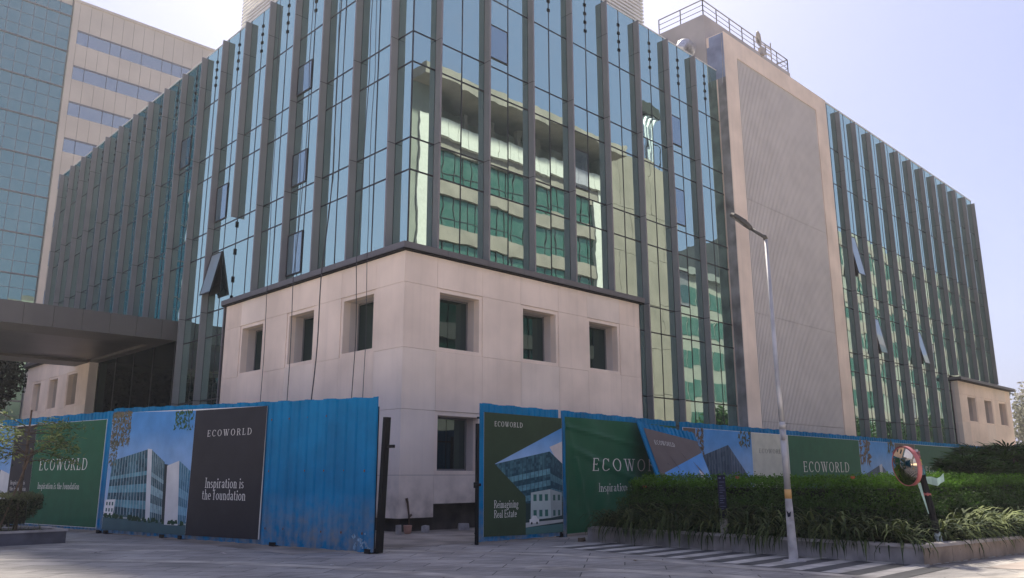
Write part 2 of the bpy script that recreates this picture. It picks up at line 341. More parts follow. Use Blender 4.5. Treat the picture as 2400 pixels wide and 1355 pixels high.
G = {
 'E': (.62, _v(.13, 0, 1)+_h(.03, .56, .97)+_h(.1, .45, .52)+_h(.03, .6, .03)+_v(.54, .8, .97, .05)+_v(.58, .03, .22, .05)+_v(.44, .43, .62, .04)),
 'C': (.74, _arc(.42, .5, .33, .48, 42, 318, 18)+_v(.68, .72, .98, .05)),
 'O': (.84, _arc(.42, .5, .34, .48, 0, 360, 26)),
 'W': (1.12, _d(.12, 1, .36, 0, TK)+_d(.36, 0, .56, .96, TN)+_d(.52, 1, .78, 0, TK)+_d(.78, 0, 1.0, 1, TN)+_s(.12, .975)+_s(.53, .975)+_s(1.0, .975)),
 'R': (.72, _v(.14, 0, 1)+_arc(.33, .75, .24, .22, -90, 90, 10)+_h(.05, .34, .97)+_h(.14, .34, .53)+_d(.36, .53, .66, 0, TK)+_s(.14, .025)+_s(.66, .025, .08)),
 'L': (.6, _v(.14, 0, 1)+_s(.14, .975)+_h(.03, .56, .03)+_v(.55, .03, .24, .05)),
 'D': (.82, _v(.14, 0, 1)+_arc(.32, .5, .4, .47, -90, 90, 16)+_h(.04, .34, .97)+_h(.04, .34, .03)),
 'I': (.32, _v(.16, 0, 1)+_s(.16, .975)+_s(.16, .025)),
 'n': (.58, _v(.13, 0, X)+_arc(.29, .42, .16, .18, 0, 140, 8)+_v(.45, 0, .44)+_s(.13, .02, .12)+_s(.45, .02, .12)+_h(.03, .13, X-.03, .05)),
 'h': (.58, _v(.13, 0, 1)+_arc(.29, .42, .16, .18, 0, 140, 8)+_v(.45, 0, .44)+_s(.13, .02, .12)+_s(.45, .02, .12)+_h(.03, .13, .97, .05)),
 'm': (.88, _v(.13, 0, X)+_arc(.28, .42, .15, .18, 0, 140, 8)+_v(.43, 0, .44)+_arc(.58, .42, .15, .18, 0, 140, 8)+_v(.73, 0, .44)+_s(.13, .02, .11)+_s(.43, .02, .11)+_s(.73, .02, .11)),
 'i': (.28, _v(.13, 0, X)+_s(.13, .02, .12)+_h(.03, .13, X-.03, .05)+[[(.06, .78), (.2, .78), (.2, .92), (.06, .92)]]),
 'l': (.28, _v(.13, 0, 1)+_s(.13, .02, .12)+_h(.03, .13, .97, .05)),
 'r': (.48, _v(.13, 0, X)+_arc(.29, .4, .14, .2, 45, 140, 7)+_s(.13, .02, .12)+_h(.03, .13, X-.03, .05)),
 't': (.42, _v(.17, .06, .84)+_h(.03, .34, X-.03, .05)+_arc(.29, .14, .12, .11, 180, 320, 7)),
 'o': (.6, _arc(.29, .31, .21, .29, 0, 360, 18)),
 'e': (.54, _arc(.28, .31, .2, .29, 0, 315, 16)+_h(.12, .46, .33, .05)),
 'a': (.52, _arc(.24, .46, .15, .14, 0, 170, 8)+_v(.38, .02, .46)+_arc(.22, .17, .15, .15, 60, 360, 12)+_h(.36, .5, .03, .05)),
 's': (.44, _arc(.21, .45, .13, .14, 30, 270, 10)+_arc(.21, .16, .14, .14, -150, 90, 10)),
 'p': (.6, _v(.13, -.3, X)+_arc(.3, .31, .19, .28, -150, 150, 14)+_s(.13, -.28, .12)),
 'f': (.44, _v(.15, 0, .82)+_arc(.25, .84, .10, .13, 40, 180, 8)+_h(.03, .29, X-.03, .045)+_s(.15, .02, .12)),
 'u': (.58, _v(.13, .16, X)+_arc(.28, .17, .15, .16, 180, 340, 8)+_v(.43, 0, X)+_h(.03, .13, X-.03, .05)),
 'd': (.6, _v(.46, 0, 1)+_arc(.28, .31, .19, .28, 30, 330, 14)+_h(.36, .46, .97, .05)),
 'g': (.54, _arc(.25, .42, .16, .18, 0, 360, 14)+_arc(.25, -.12, .19, .15, 0, 360, 14)+_d(.14, .24, .16, .02, .07)+_h(.38, .5, X-.05, .05)),
 ' ': (.3, []),
}
def text_quads(txt, u0, v0, width, height, track=0.):
    """quads of a line of text starting at u0 on baseline v0"""
    tot = sum(G[c][0]+track for c in txt)-track
    sx = width/tot; x = 0; res = []
    for c in txt:
        wd, q = G[c]
        for poly in q: res.append([(u0+(x+p[0])*sx, v0+p[1]*height) for p in poly])
        x += wd+track
    return res

class Plane2:
    """upright board plane: u along A->B, v up, d towards the viewer"""
    def __init__(s, A, B, nrm=None):
        s.A = Vector((A[0], A[1], 0)); dd = Vector((B[0]-A[0], B[1]-A[1], 0)); s.L = dd.length; s.u = dd.normalized()
        s.n = Vector((s.u.y, -s.u.x, 0)); s.v = Vector((0, 0, 1))
        if (Vector((CAMLOC.x, CAMLOC.y, 0))-s.A).dot(s.n) < 0: s.n = -s.n
    def p(s, u, v, d=0): return s.A+s.u*u+s.v*v+s.n*d
class QuadPlane(Plane2):
    """tilted board given by three corners"""
    def __init__(s, O, U, V):
        s.A = Vector(O); s.u = (Vector(U)-s.A).normalized(); s.L = (Vector(U)-s.A).length
        v = Vector(V)-s.A; s.v = v.normalized(); s.n = s.u.cross(s.v).normalized()
        if (CAMLOC-s.A).dot(s.n) < 0: s.n = -s.n

def lettering(pl, lines, d, name, material, parent):
    for (txt, u0, v0, wd, ht, tr) in lines:
        b = MB(); k = 0
        for q in text_quads(txt, u0, v0, wd, ht, tr):
            k += 1; b.face([pl.p(u, v, d+.0004*(k % 5)) for u, v in q])
        b.build(name, material, parent)

def sheet(pl, u0, u1, zb, zt, name='corrugated_sheet', period=.21, depth=.032, material=None, d0=0.):
    """trapezoid-ribbed steel sheet; zb/zt give bottom and top height as functions of u"""
    b = MB(); prof = []; u = u0; ph = (0, 0), (.42, 0), (.54, 1), (.88, 1), (1., 0)
    while u < u1:
        for f, h in ph[:-1]:
            if u+f*period <= u1: prof.append((u+f*period, d0-depth+h*depth))
        u += period
    prof.append((u1, d0-depth))
    for i in range(len(prof)-1):
        (ua, da), (ub, db) = prof[i], prof[i+1]
        lip = .012*math.sin(ua*7.3)
        b.face([pl.p(ua, zb(ua)+lip*.5, da), pl.p(ub, zb(ub)+lip*.5, db), pl.p(ub, zt(ub)+lip, db), pl.p(ua, zt(ua)+lip, da)])
        b.face([pl.p(ua, zb(ua)+lip*.5, da-.004), pl.p(ua, zt(ua)+lip, da-.004), pl.p(ub, zt(ub)+lip, db-.004), pl.p(ub, zb(ub)+lip*.5, db-.004)])
    return b.build(name, material or M['blue'])

exec_order = []

# ------------------------------------------------------------------ ground
b = MB(); b.face([(-900, -900, 0), (900, -900, 0), (900, 900, 0), (-900, 900, 0)])
struct(b.build('ground', M['paving']))
def strip(name, line, wd, z, material):
    b = MB(); ps = [Vector((x, y, 0)) for x, y in line]
    for i in range(len(ps)-1):
        def nrm(j):
            d = (ps[min(j+1, len(ps)-1)]-ps[max(j-1, 0)]).normalized(); return Vector((-d.y, d.x, 0))
        a0, a1 = nrm(i), nrm(i+1)
        b.face([ps[i]-a0*wd/2+Vector((0, 0, z)), ps[i+1]-a1*wd/2+Vector((0, 0, z)), ps[i+1]+a1*wd/2+Vector((0, 0, z)), ps[i]+a0*wd/2+Vector((0, 0, z))])
    return struct(b.build(name, material))
strip('paving_band', [(-15, 3.2), (-10.8, -.9), (-9.2, -2.8), (-7.95, -4.5), (-6.9, -6.8), (-6.2, -9.1), (-5.6, -12), (-5.4, -16)], .38, .004, M['band'])
strip('paving_band', [(-9.9, 2.2), (-8.5, -.2), (-6.4, -2.6), (-4.1, -4.75), (-2.9, -6.5), (-2.05, -8.25), (-1.6, -10.5), (-1.5, -13), (-1.3, -15.4), (0.5, -16.4), (6, -17)], .34, .004, M['band'])
strip('paving_band', [(-13, -3.5), (-11, -6.4), (-9.6, -9.5), (-8.9, -12), (-8.7, -16)], .6, .004, M['bar_l'])
strip('paving_band', [(-4.2, -9.6), (-3.4, -11.4), (-2.9, -13), (-2.6, -16)], .5, .004, M['band'])
b = MB(); k = 0; y = -6.9
while y > -15.0:
    k += 1
    x0 = -.72-.075*(-6.9-y)+.05*math.sin(k*3.1)
    for mi, yy, h in ((0, y, .33), (1, y-.33, .36)):
        b.face([(x0, yy, .008), (x0+.05, yy-h, .008), (1.12, yy-h, .008), (1.12, yy, .008)], mi)
    y -= .69
struct(b.build('striped_inlay', [M['bar_l'], M['bar_d']]))
b = MB(); b.face([(-6, -4.2, .006), (1.9, -4.9, .006), (48, -3.2, .006), (48, .4, .006), (-.3, .4, .006), (-.3, 16, .006), (-6.4, 6, .006)])
struct(b.build('yard', M['yard']))
b = MB(); b.face([(1.5, -15.6, .006), (40, -19.5, .006), (60, -24, .006), (60, -34, .006), (10, -24, .006), (2, -17.2, .006)])
struct(b.build('side_pavement', mat('tan_pavers', (.30, .25, .215), .75, 0, .2, 1.2, bump=.4, bscale=8)))

b = MB(); b.face([(-60, -70, .008), (120, -70, .008), (120, -30, .008), (20, -26, .008), (-2, -19.5, .008), (-60, -21.5, .008)]); struct(b.build('road', M['road']))  # pale surface added out of view to bounce light onto the shaded walls
b = MB(); b.face([(-60, -21, .006), (-16.5, -21, .006), (-16.5, 40, .006), (-60, 60, .006)]); struct(b.build('bounce_plaza', M['road']))  # unseen pale plane, added as a second bounce surface on the left

# ------------------------------------------------------------------ main office building
OB = thing('office_building', 'large glass office block with grey vertical fins and pale square-windowed plinth cubes', 'building')
FLO = [3.75, 4.9, 7.7, 8.85, 11.65, 12.8, 15.6, 16.75, 19.6]      # transom heights
LFIN = [.88, 3.22, 5.56, 7.88, 10.21, 12.53, 14.88, 17.22, 19.6, 21.95, 24.2, 26.5, 28.83, 31.1, 33.42, 35.65, 37.9, 40.2]
RFIN = [1.07, 3.40, 5.74, 8.07, 10.42, 12.76, 15.1, 17.45]
R2FIN = [34.38, 36.79, 39.2, 41.62, 44.06, 46.46, 48.9, 51.35, 53.8, 56.2, 58.66, 61.08]
TOPL, TOPR = 22.5, 25.05
def P3(axis, a, d, z):
    """a along the facade, d outward from the glass"""
    return (-d, a, z) if axis == 'L' else (a, -d, z)
def curtain(axis, lines, rows, holes=()):
    """sheets of glass between the vertical lines and transoms, each very slightly out of true"""
    g = MB(); mu = MB()
    for i in range(len(lines)-1):
        a0, a1 = lines[i], lines[i+1]
        for j in range(len(rows)-1):
            z0, z1 = rows[j], rows[j+1]; am, zm = (a0+a1)/2, (z0+z1)/2
            if any(h[0] < am < h[1] and h[2] < zm < h[3] for h in holes): continue
            t1, t2 = rng.normal(0, .0022), rng.normal(0, .0022)
            f = lambda a, z: (a-am)*t1+(z-zm)*t2
            q = [P3(axis, a, f(a, z), z) for a, z in ((a0+.012, z0+.012), (a1-.012, z0+.012), (a1-.012, z1-.012), (a0+.012, z1-.012))]
            if axis == 'L': q = q[::-1]
            g.face(q)
    return g
def bars(axis, vert, hor, z0, z1, a0, a1, skip=()):
    b = MB()
    for a in vert:
        zz = 8.86 if any(h[0] < a < h[1] for h in skip) else z0
        p, q = P3(axis, a-.022, -.06, zz), P3(axis, a+.022, .012, z1); b.box(p[0], q[0], p[1], q[1], zz, z1)
    for z in hor:
        e0, e1 = a0, a1
        for h in skip:
            if z < 8.86:
                if h[0] <= e0+.1: e0 = h[1]
                else: e1 = h[0]
        p, q = P3(axis, e0, -.05, z-.028), P3(axis, e1, .010, z+.028); b.box(p[0], q[0], p[1], q[1], z-.028, z+.028)
    return b
def mids(f, a0, a1):
    e = [a0]+list(f)+[a1]; L = []
    for i in range(len(e)-1):
        L.append(e[i])
        if e[i+1]-e[i] > 1.6: L.append((e[i]+e[i+1])/2)
    return L+[a1]
LL = mids(LFIN, 0.02, 41.0); RL = mids(RFIN, 0.02, 19.86); R2L = mids(R2FIN, 31.9, 61.2)
rowsL = [.3]+FLO+[TOPL]; rowsR2 = [.3]+FLO+[22.0, TOPR]
HL = ((0, 12.3, 0, 8.7), (28.7, 41, 0, 8.7)); HR = ((0, 12.0, 0, 8.7),); HR2 = ((50.3, 61.2, 0, 8.4),)
curtain('L', LL, rowsL, HL).build('left_curtain_wall', M['glass'], OB)
bars('L', LL[1:-1], FLO, .3, TOPL, .0, 41, HL).build('left_mullions', M['mullion'], OB)
curtain('R', RL, rowsL, HR).build('front_curtain_wall', M['glass'], OB)
bars('R', RL[1:-1], FLO, .3, TOPL, .0, 19.9, HR).build('front_mullions', M['mullion'], OB)
curtain('R', R2L, rowsR2, HR2).build('far_curtain_wall', M['glass'], OB)
bars('R', R2L[1:-1], FLO+[22.0], .3, TOPR, 31.9, 61.2, HR2).build('far_mullions', M['mullion'], OB)
b = MB(); b.box(-.012, .03, -.012, .03, 8.95, TOPL); b.build('corner_mullion', M['mullion'], OB)
# body behind the glass
b = MB(); b.box(1.0, 60.0, 1.0, 40.0, .0, 21.2); b.box(.3, 61.0, .3, 40.9, 8.9, 21.25); b.box(31.9, 61.0, .3, 40.9, 21.2, 23.8); b.build('building_core', M['dark'], OB)
# roof edge caps (thin, pale)
b = MB(); b.box(-.02, .06, -.02, 41, TOPL, TOPL+.05); b.box(.06, 19.9, -.02, .06, TOPL, TOPL+.05); b.box(31.9, 61.2, -.03, .09, TOPR, TOPR+.09); b.build('roof_edge_cap', M['white'], OB)
# end walls so that the far end closes
b = MB(); b.box(61.0, 61.2, .02, 40.9, .3, TOPR); b.box(.06, 61, 40.9, 41.05, .3, TOPL); b.build('end_wall', M['roofwall'], OB)

def fin(axis, a, z0, z1, joints=True):
    """deep thin aluminium blade in storey-high lengths with fine open joints"""
    b = MB(); cuts = [z for z in (4.9, 8.85, 12.8, 16.75, 20.7) if z0+.3 < z < z1-.3] if joints else []
    e = [z0]+cuts+[z1]; th, dp = .075, .30
    for i in range(len(e)-1):
        za, zb = e[i]+(.012 if i else 0), e[i+1]-(.012 if i < len(e)-2 else 0)
        p, q = P3(axis, a-th/2, .013, za), P3(axis, a+th/2, dp, zb); b.box(p[0], q[0], p[1], q[1], za, zb, 0)
    for z in cuts:
        p, q = P3(axis, a-th/2+.008, .013, z), P3(axis, a+th/2-.008, dp-.01, z); b.box(p[0], q[0], p[1], q[1], z-.013, z+.013, 1)
    return b.build('fin', [M['fin'], M['black']], OB)
for a in LFIN:
    if a < 12: fin('L', a, 9.0, 22.36)
    elif a < 13: fin('L', a, 12.83, 22.36); fin('L', a, .2, 8.83)
    elif a < 17.8: fin('L', a, .2, 22.36)
    else: fin('L', a, 8.9, 22.36)
for a in RFIN: fin('R', a-.03, 9.0 if a < 12.4 else .2, 22.33)
for a in R2FIN: fin('R', a-.03, .2 if a < 50.2 else 8.95, 24.8)
# patch fittings at the head of every mid-bay mullion
def clamps(axis, a, ztop, n=4, dz=.42):
    b = MB()
    for k in range(n):
        z = ztop-.75-k*dz; p, q = P3(axis, a-.07, .012, z-.07), P3(axis, a+.07, .035, z+.07); b.box(p[0], q[0], p[1], q[1], z-.07, z+.07)
        p, q = P3(axis, a-.03, .035, z-.03), P3(axis, a+.03, .06, z+.03); b.box(p[0], q[0], p[1], q[1], z-.03, z+.03)
    return b.build('patch_fittings', M['black'], OB)
for i in range(len(LFIN)-1): clamps('L', (LFIN[i]+LFIN[i+1])/2, TOPL)
for i in range(len(RFIN)-1): clamps('R', (RFIN[i]+RFIN[i+1])/2, TOPL)
clamps('R', 18.66, TOPL)
b = MB()
for z in (12.55, 11.3, 10.05, 9.2): b.box(-.06, -.012, 12.49, 12.57, z-.16, z+.1)
b.build('bare_brackets', M['black'], OB)
# framed opening lights in some bays (closed)
def sash(axis, a0, a1, z0, z1, deg=0., outw=0.):
    o = MB(); f = .05; t = math.tan(R(deg))
    def Q(a, z, d): return P3(axis, a, d+.03+(z1-z)*t, z)
    for (x0, x1, y0, y1) in ((a0, a1, z0, z0+f), (a0, a1, z1-f, z1), (a0, a0+f, z0+f, z1-f), (a1-f, a1, z0+f, z1-f)):
        pts = [Q(x0, y0, -.035), Q(x1, y0, -.035), Q(x1, y0, .012), Q(x0, y0, .012), Q(x0, y1, -.035), Q(x1, y1, -.035), Q(x1, y1, .012), Q(x0, y1, .012)]
        o.hexa(pts)
    fr = o.build('opening_sash', M['mullion'], OB)
    g = MB(); q = [Q(a0+f, z0+f, 0), Q(a1-f, z0+f, 0), Q(a1-f, z1-f, 0), Q(a0+f, z1-f, 0)]
    g.face(q[::-1] if axis == 'L' else q); g.build('sash_pane', M['glass_pale' if deg else 'glass_open'], fr)
    if deg:
        s_ = MB()
        for a in (a0+.04, a1-.04): s_.bar(P3(axis, a, .02, z0+.45), Q(a, z0+.1, 0), .02)
        s_.build('stay_arm', M['black'], fr)
        h = MB(); p, q = P3(axis, a0+.03, -.25, z0), P3(axis, a1-.03, -.004, z1); 
        p2, q2 = P3(axis, a0+.03, .013, z0+.03), P3(axis, a1-.03, .016, z1-.03); h.box(p2[0], q2[0], p2[1], q2[1], z0+.03, z1-.03)
        h.build('open_gap', M['dark'], fr)
for (ax, a0, a1, z0, z1) in (('L', 6.73, 7.84, 17.0, 18.3), ('L', 6.73, 7.84, 13.0, 14.4), ('L', 6.73, 7.84, 9.3, 11.0), ('L', 18.4, 19.55, 17.0, 18.6), ('L', 13.7, 14.8, 13.1, 14.8),
                             ('R', 3.46, 4.55, 17.1, 18.5), ('R', 15.16, 16.25, 13.1, 14.9), ('R', 15.16, 16.25, 9.2, 10.9), ('R', 15.16, 16.25, 17.1, 18.6), ('R', 8.13, 9.22, 13.1, 14.8),
                             ('R', 41.7, 42.8, 13.1, 14.8), ('R', 46.5, 47.6, 9.2, 10.9), ('R', 41.7, 42.8, 5.3, 7.0)):
    sash(ax, a0, a1, z0, z1)
sash('L', 13.75, 14.82, 9.6, 11.55, 12)
sash('R', 34.5, 35.55, 13.9, 16.5, 10); sash('R', 36.9, 37.95, 9.2, 11.5, 10); sash('R', 44.15, 45.2, 9.2, 11.5, 11)

# ---- plinth cubes: stucco panels with open joints, deep square windows
def plinth(axis, name, face_d, cols, rows, wins, cutb=(), low=.41):
    """cols/rows = joint lines along and up; wins = (col, row) cells that are windows; cutb raises the bottom of cells of the lowest row"""
    b = MB(); gp = .0045; th = .3; k_ = random.Random(11)
    for i in range(len(cols)-1):
        for j in range(len(rows)-1):
            a0, a1, z0, z1 = cols[i]+gp, cols[i+1]-gp, rows[j]+gp, rows[j+1]-gp
            if i == 0: a0 -= gp
            if i == len(cols)-2: a1 += gp
            if j == 0: z0 = low+cutb[i] if cutb else low
            if (i, j) in wins:
                fw = .13
                for (p0, p1, q0, q1) in ((a0, a1, z1-fw, z1), (a0, a1, z0, z0+fw), (a0, a0+fw, z0+fw, z1-fw), (a1-fw, a1, z0+fw, z1-fw)):
                    p, q = P3(axis, p0, face_d-th, q0), P3(axis, p1, face_d-.028, q1); b.box(p[0], q[0], p[1], q[1], q0, q1, 0)
                continue
            p, q = P3(axis, a0, face_d-th, z0), P3(axis, a1, face_d, z1); b.box(p[0], q[0], p[1], q[1], z0, z1, k_.choice((0, 0, 1, 2)))
    w_ = b.build(name, [M['stucco'], M['stucco_b'], M['stucco_c']], OB)
    for (i, j) in wins:
        a0, a1, z0, z1 = cols[i]+.138, cols[i+1]-.138, rows[j]+.138, rows[j+1]-.138; dp = .62; t = .05
        r = MB()
        for (p0, p1, q0, q1) in ((a0-t, a1+t, z1, z1+t), (a0-t, a1+t, z0-t, z0), (a0-t, a0, z0, z1), (a1, a1+t, z0, z1)):
            p, q = P3(axis, p0, face_d-dp-.1, q0), P3(axis, p1, face_d-th-.002, q1); r.box(p[0], q[0], p[1], q[1], q0, q1)
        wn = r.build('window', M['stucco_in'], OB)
        f = MB(); d1 = face_d-dp; k = .06
        for (p0, p1, q0, q1) in ((a0, a1, z1-k, z1), (a0, a1, z0, z0+k), (a0, a0+k, z0+k, z1-k), (a1-k, a1, z0+k, z1-k)):
            p, q = P3(axis, p0+.002, d1-.06, q0), P3(axis, p1-.002, d1, q1); f.box(p[0], q[0], p[1], q[1], q0+.002, q1-.002)
        f.build('frame', M['ledge'], wn)
        g = MB(); am = (a0+a1)/2
        for (p0, p1) in ((a0+k, am-.012), (am+.012, a1-k)):
            tt = rng.normal(0, .003)
            q = [P3(axis, p0, d1-.03, z0+k), P3(axis, p1, d1-.03+tt, z0+k), P3(axis, p1, d1-.03+tt, z1-k), P3(axis, p0, d1-.03, z1-k)]
            g.face(q[::-1] if axis == 'L' else q)
        g.build('pane', M['glass_dark'], wn)
        bk = MB(); p, q = P3(axis, a0-t, face_d-dp-.16, z0-t), P3(axis, a1+t, face_d-dp-.1, z1+t); bk.box(p[0], q[0], p[1], q[1], z0-t, z1+t); bk.build('window_back', M['dark'], wn)
ROWS = [.41, 1.68, 3.68, 5.6, 7.7, 8.72]; FD = .3
plinth('R', 'plinth_front_wall', FD, [-.3, 1.04, 3.06, 4.92, 6.93, 8.6, 10.62, 12.0], ROWS, {(1, 3), (3, 3), (5, 3), (1, 1), (3, 1), (5, 1)}, cutb=(0, .4, 0, 0, 0, 0, 0))
plinth('L', 'plinth_side_wall', FD, [0.0, 1.27, 3.33, 5.02, 7.04, 8.83, 10.85, 12.3], ROWS, {(1, 3), (3, 3), (5, 3), (1, 1), (3, 1), (5, 1)})
b = MB(); b.box(-.0, 11.9, -.0, .25, .0, .95); b.box(-.0, .25, .25, 12.2, .0, .6); b.build('plinth_base', M['base_dark'], OB)
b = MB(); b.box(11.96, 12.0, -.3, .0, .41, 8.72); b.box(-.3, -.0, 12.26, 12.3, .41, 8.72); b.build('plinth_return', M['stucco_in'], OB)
def coping(name, parts):
    b = MB()
    for (x0, x1, y0, y1, z0, z1) in parts: b.box(x0, x1, y0, y1, z0, z1)
    return b.build(name, M['coping'], OB)
def cop_run(axis, a0, a1, z, d):
    """coping in lengths with dark butt joints, drip edge below"""
    b = MB(); n = max(2, int(round((a1-a0)/1.75))); s_ = (a1-a0)/n
    for i in range(n):
        p, q = P3(axis, a0+i*s_+(.006 if i else 0), .014, z), P3(axis, a0+(i+1)*s_-(.006 if i < n-1 else 0), d, z+.24); b.box(p[0], q[0], p[1], q[1], z+.05, z+.25, 0)
    p, q = P3(axis, a0, .02, z), P3(axis, a1, d-.03, z); b.box(p[0], q[0], p[1], q[1], z, z+.05, 1)
    return b.build('coping', [M['coping'], M['black']], OB)
cop_run('R', -.46, 12.2, 8.73, .46); cop_run('L', -.013, 12.5, 8.732, .459)

# right plinth cube at the far end
plinth('R', 'far_plinth_wall', .5, [50.3, 52.0, 54.05, 55.9, 57.95, 59.6, 61.65, 62.9], [.4, 1.7, 3.68, 5.45, 7.5, 8.45], {(1, 3), (3, 3), (5, 3), (1, 1), (3, 1), (5, 1)})
b = MB(); b.box(50.3, 50.34, -.2, -.014, .4, 8.44); b.box(50.36, 62.88, .35, .9, .0, 8.42); b.box(62.6, 62.9, -.2, 12, .4, 8.44); b.build('far_plinth_return', M['stucco_in'], OB)
cop_run('R', 50.05, 63.3, 8.46, .85)
b = MB(); b.box(61.25, 63.3, -.5, 12, 8.46, 8.7); b.build('coping', M['coping'], OB)

# ---- concrete core tower with louvre screen
T = MB()
x0, x1, yf, zt = 19.92, 31.78, -.55, 24.6; lx0, lx1, lz1 = 21.15, 30.35, 23.5
T.box(x0+.004, lx0, yf, 1.2, 0, zt); T.box(lx1, x1, yf, 1.2, 0, zt); T.box(lx0, lx1, yf, 1.2, lz1, zt)
T.build('core_tower', M['stucco'], OB)
T = MB(); T.box(x0-.022, x0+.002, yf+.035, -.06, 0, 22.0); T.build('raw_concrete_side', M['concrete_raw'], OB)
T = MB(); T.box(x0-.004, x0+.001, yf+.045, .35, 22.0, 24.55); T.box(x0-.004, x0+.001, .35, .95, 22.0, 24.0); T.build('blue_membrane_patch', M['bluewash'], OB)
T = MB(); T.tube([(x0-.03, -.42, 24.6), (x0-.03, -.42, 22.6), (x0-.03, -.3, 21.6)], .018, 6); T.build('thin_conduit', M['pole'], OB)
T = MB(); T.box(lx0, lx1, -.05, .0, 0, lz1); T.build('louvre_back', M['dark'], OB)
T = MB(); n = 62; s_ = (lx1-lx0)/n
for lev in ((0.2, 4.2), (4.22, 9.6), (9.62, 15.6), (15.62, lz1)):
    for k in range(n): T.box(lx0+s_*k+.02, lx0+s_*k+.02+.078, -.51, -.26, lev[0], lev[1])
T.build('louvre_screen', M['slat'], OB)
# penthouse, railing, plant screens on the roof
b = MB(); b.box(19.81, 29.5, .5, 3.5, 21.2, 26.02); b.build('penthouse', M['roofwall'], OB)
def railing(pts, z, h=.92, name='roof_railing', step=1.35):
    b = MB()
    for i in range(len(pts)-1):
        a, c = Vector((*pts[i], z)), Vector((*pts[i+1], z)); n = max(1, int(round((c-a).length/step)))
        for hh in (h, h*.66, h*.33): b.bar(a+Vector((0, 0, hh)), c+Vector((0, 0, hh)), .045 if hh == h else .028)
        for k in range(n+1):
            p = a+(c-a)*k/n; b.bar(p, p+Vector((0, 0, h)), .045)
    return b.build(name, M['rail'], OB)
railing([(19.88, 3.45), (19.88, .57), (29.4, .57), (29.4, 3.4)], 26.02)
b = MB(); b.bar((27.9, .57, 26.04), (29.4, .57, 26.92), .04); b.build('ladder_rail', M['rail'], OB)
def plant_screen(x0, x1, y0, y1, z0, z1):
    b = MB(); z = z0
    while z < z1:
        b.box(x0, x1, y0, y0+.09, z, z+.10, 0); b.box(x0, x0+.09, y0+.09, y1, z, z+.10, 0); b.box(x1-.09, x1, y0+.09, y1, z, z+.10, 0); z += .2
    for x in (x0+.05, (x0+x1)/2, x1-.05): b.box(x-.04, x+.04, y0+.1, y0+.18, z0-.5, z1, 0)
    b.box(x0+.3, x1-.3, y0+.3, y1-.3, z0-.8, z1-.6, 1)
    return b.build('plant_screen', [M['white'], M['roofwall']], OB)
plant_screen(5.5, 15.3, 1.2, 9, 22.7, 26.5); plant_screen(1.3, 5.3, 12.0, 16.6, 22.9, 26.0)
b = MB(); pts = [Vector((19.4+.75*math.cos(t_), 1.35, 23.55+.85*math.sin(t_))) for t_ in np.linspace(R(-60), R(170), 14)]
b.tube(pts, [.26+.02*(i % 2) for i in range(14)], 14); b.build('foil_duct', M['silver'], OB, smooth=True)

# ---- canopy over the entrance
b = MB(); cy0, cy1, cz0, cz1, cxl = 17.88, 31.2, 7.94, 8.88, -13.5
n = 11; e = [-.03]+[-.80-1.16*k for k in range(n)]+[cxl]
for i in range(len(e)-1):
    b.box(e[i]-.008, e[i+1]+.008, cy0, cy0+.06, cz0, cz1, 0)
b.box(cxl, -.06, cy0+.062, cy0+2.3, cz0, cz0+.08, 0); b.box(cxl, -.06, cy1-2.2, cy1, cz0, cz1, 0)
b.box(cxl, -.5, cy0+2.3, cy1-2.2, cz0+.14, cz0+.3, 1); b.box(-.5, -.02, cy0+2.3, cy1-2.2, cz0, cz0+.3, 0)
b.box(cxl, -.06, cy0+.07, cy1, cz1-.2, cz1-.06, 0); b.box(cxl, cxl+.06, cy0+.07, cy1, cz0+.09, cz1-.21, 0)
b.box(cxl, -.05, cy0+.065, cy0+.10, cz0+.09, cz1-.01, 2)
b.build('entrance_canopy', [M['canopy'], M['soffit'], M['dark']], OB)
b = MB(); b.box(-13, -12.4, 19.5, 20.1, 0, cz0); b.box(-13, -12.4, 28.5, 29.1, 0, cz0); b.build('canopy_column', M['canopy'], OB)
# dark entrance glazing below the canopy
b = MB(); b.box(-.03, -.015, 18.0, 28.4, .3, 7.93); b.build('entrance_glazing', M['glass_lobby'], OB)
b = MB()
for y in np.arange(18.0, 28.5, 2.6): b.box(-.06, -.031, y-.025, y+.025, .3, 7.93)
b.build('entrance_mullions', M['mullion'], OB)
# second plinth cube beyond the canopy
plinth('L', 'back_plinth_wall', .5, [28.7, 30.5, 32.4, 34.15, 36.05, 37.7, 39.5, 41.0], [.4, 1.7, 3.8, 5.6, 7.65, 8.7], {(1, 3), (3, 3), (5, 3)}, low=.4)
b = MB(); b.box(-.5, -.032, 28.64, 28.69, 0, 8.7); b.box(.36, .5, 28.7, 41.0, 0, 8.6); b.build('back_plinth_return', M['stucco_in'], OB)
cop_run('L', 28.4, 41.3, 8.72, .75)

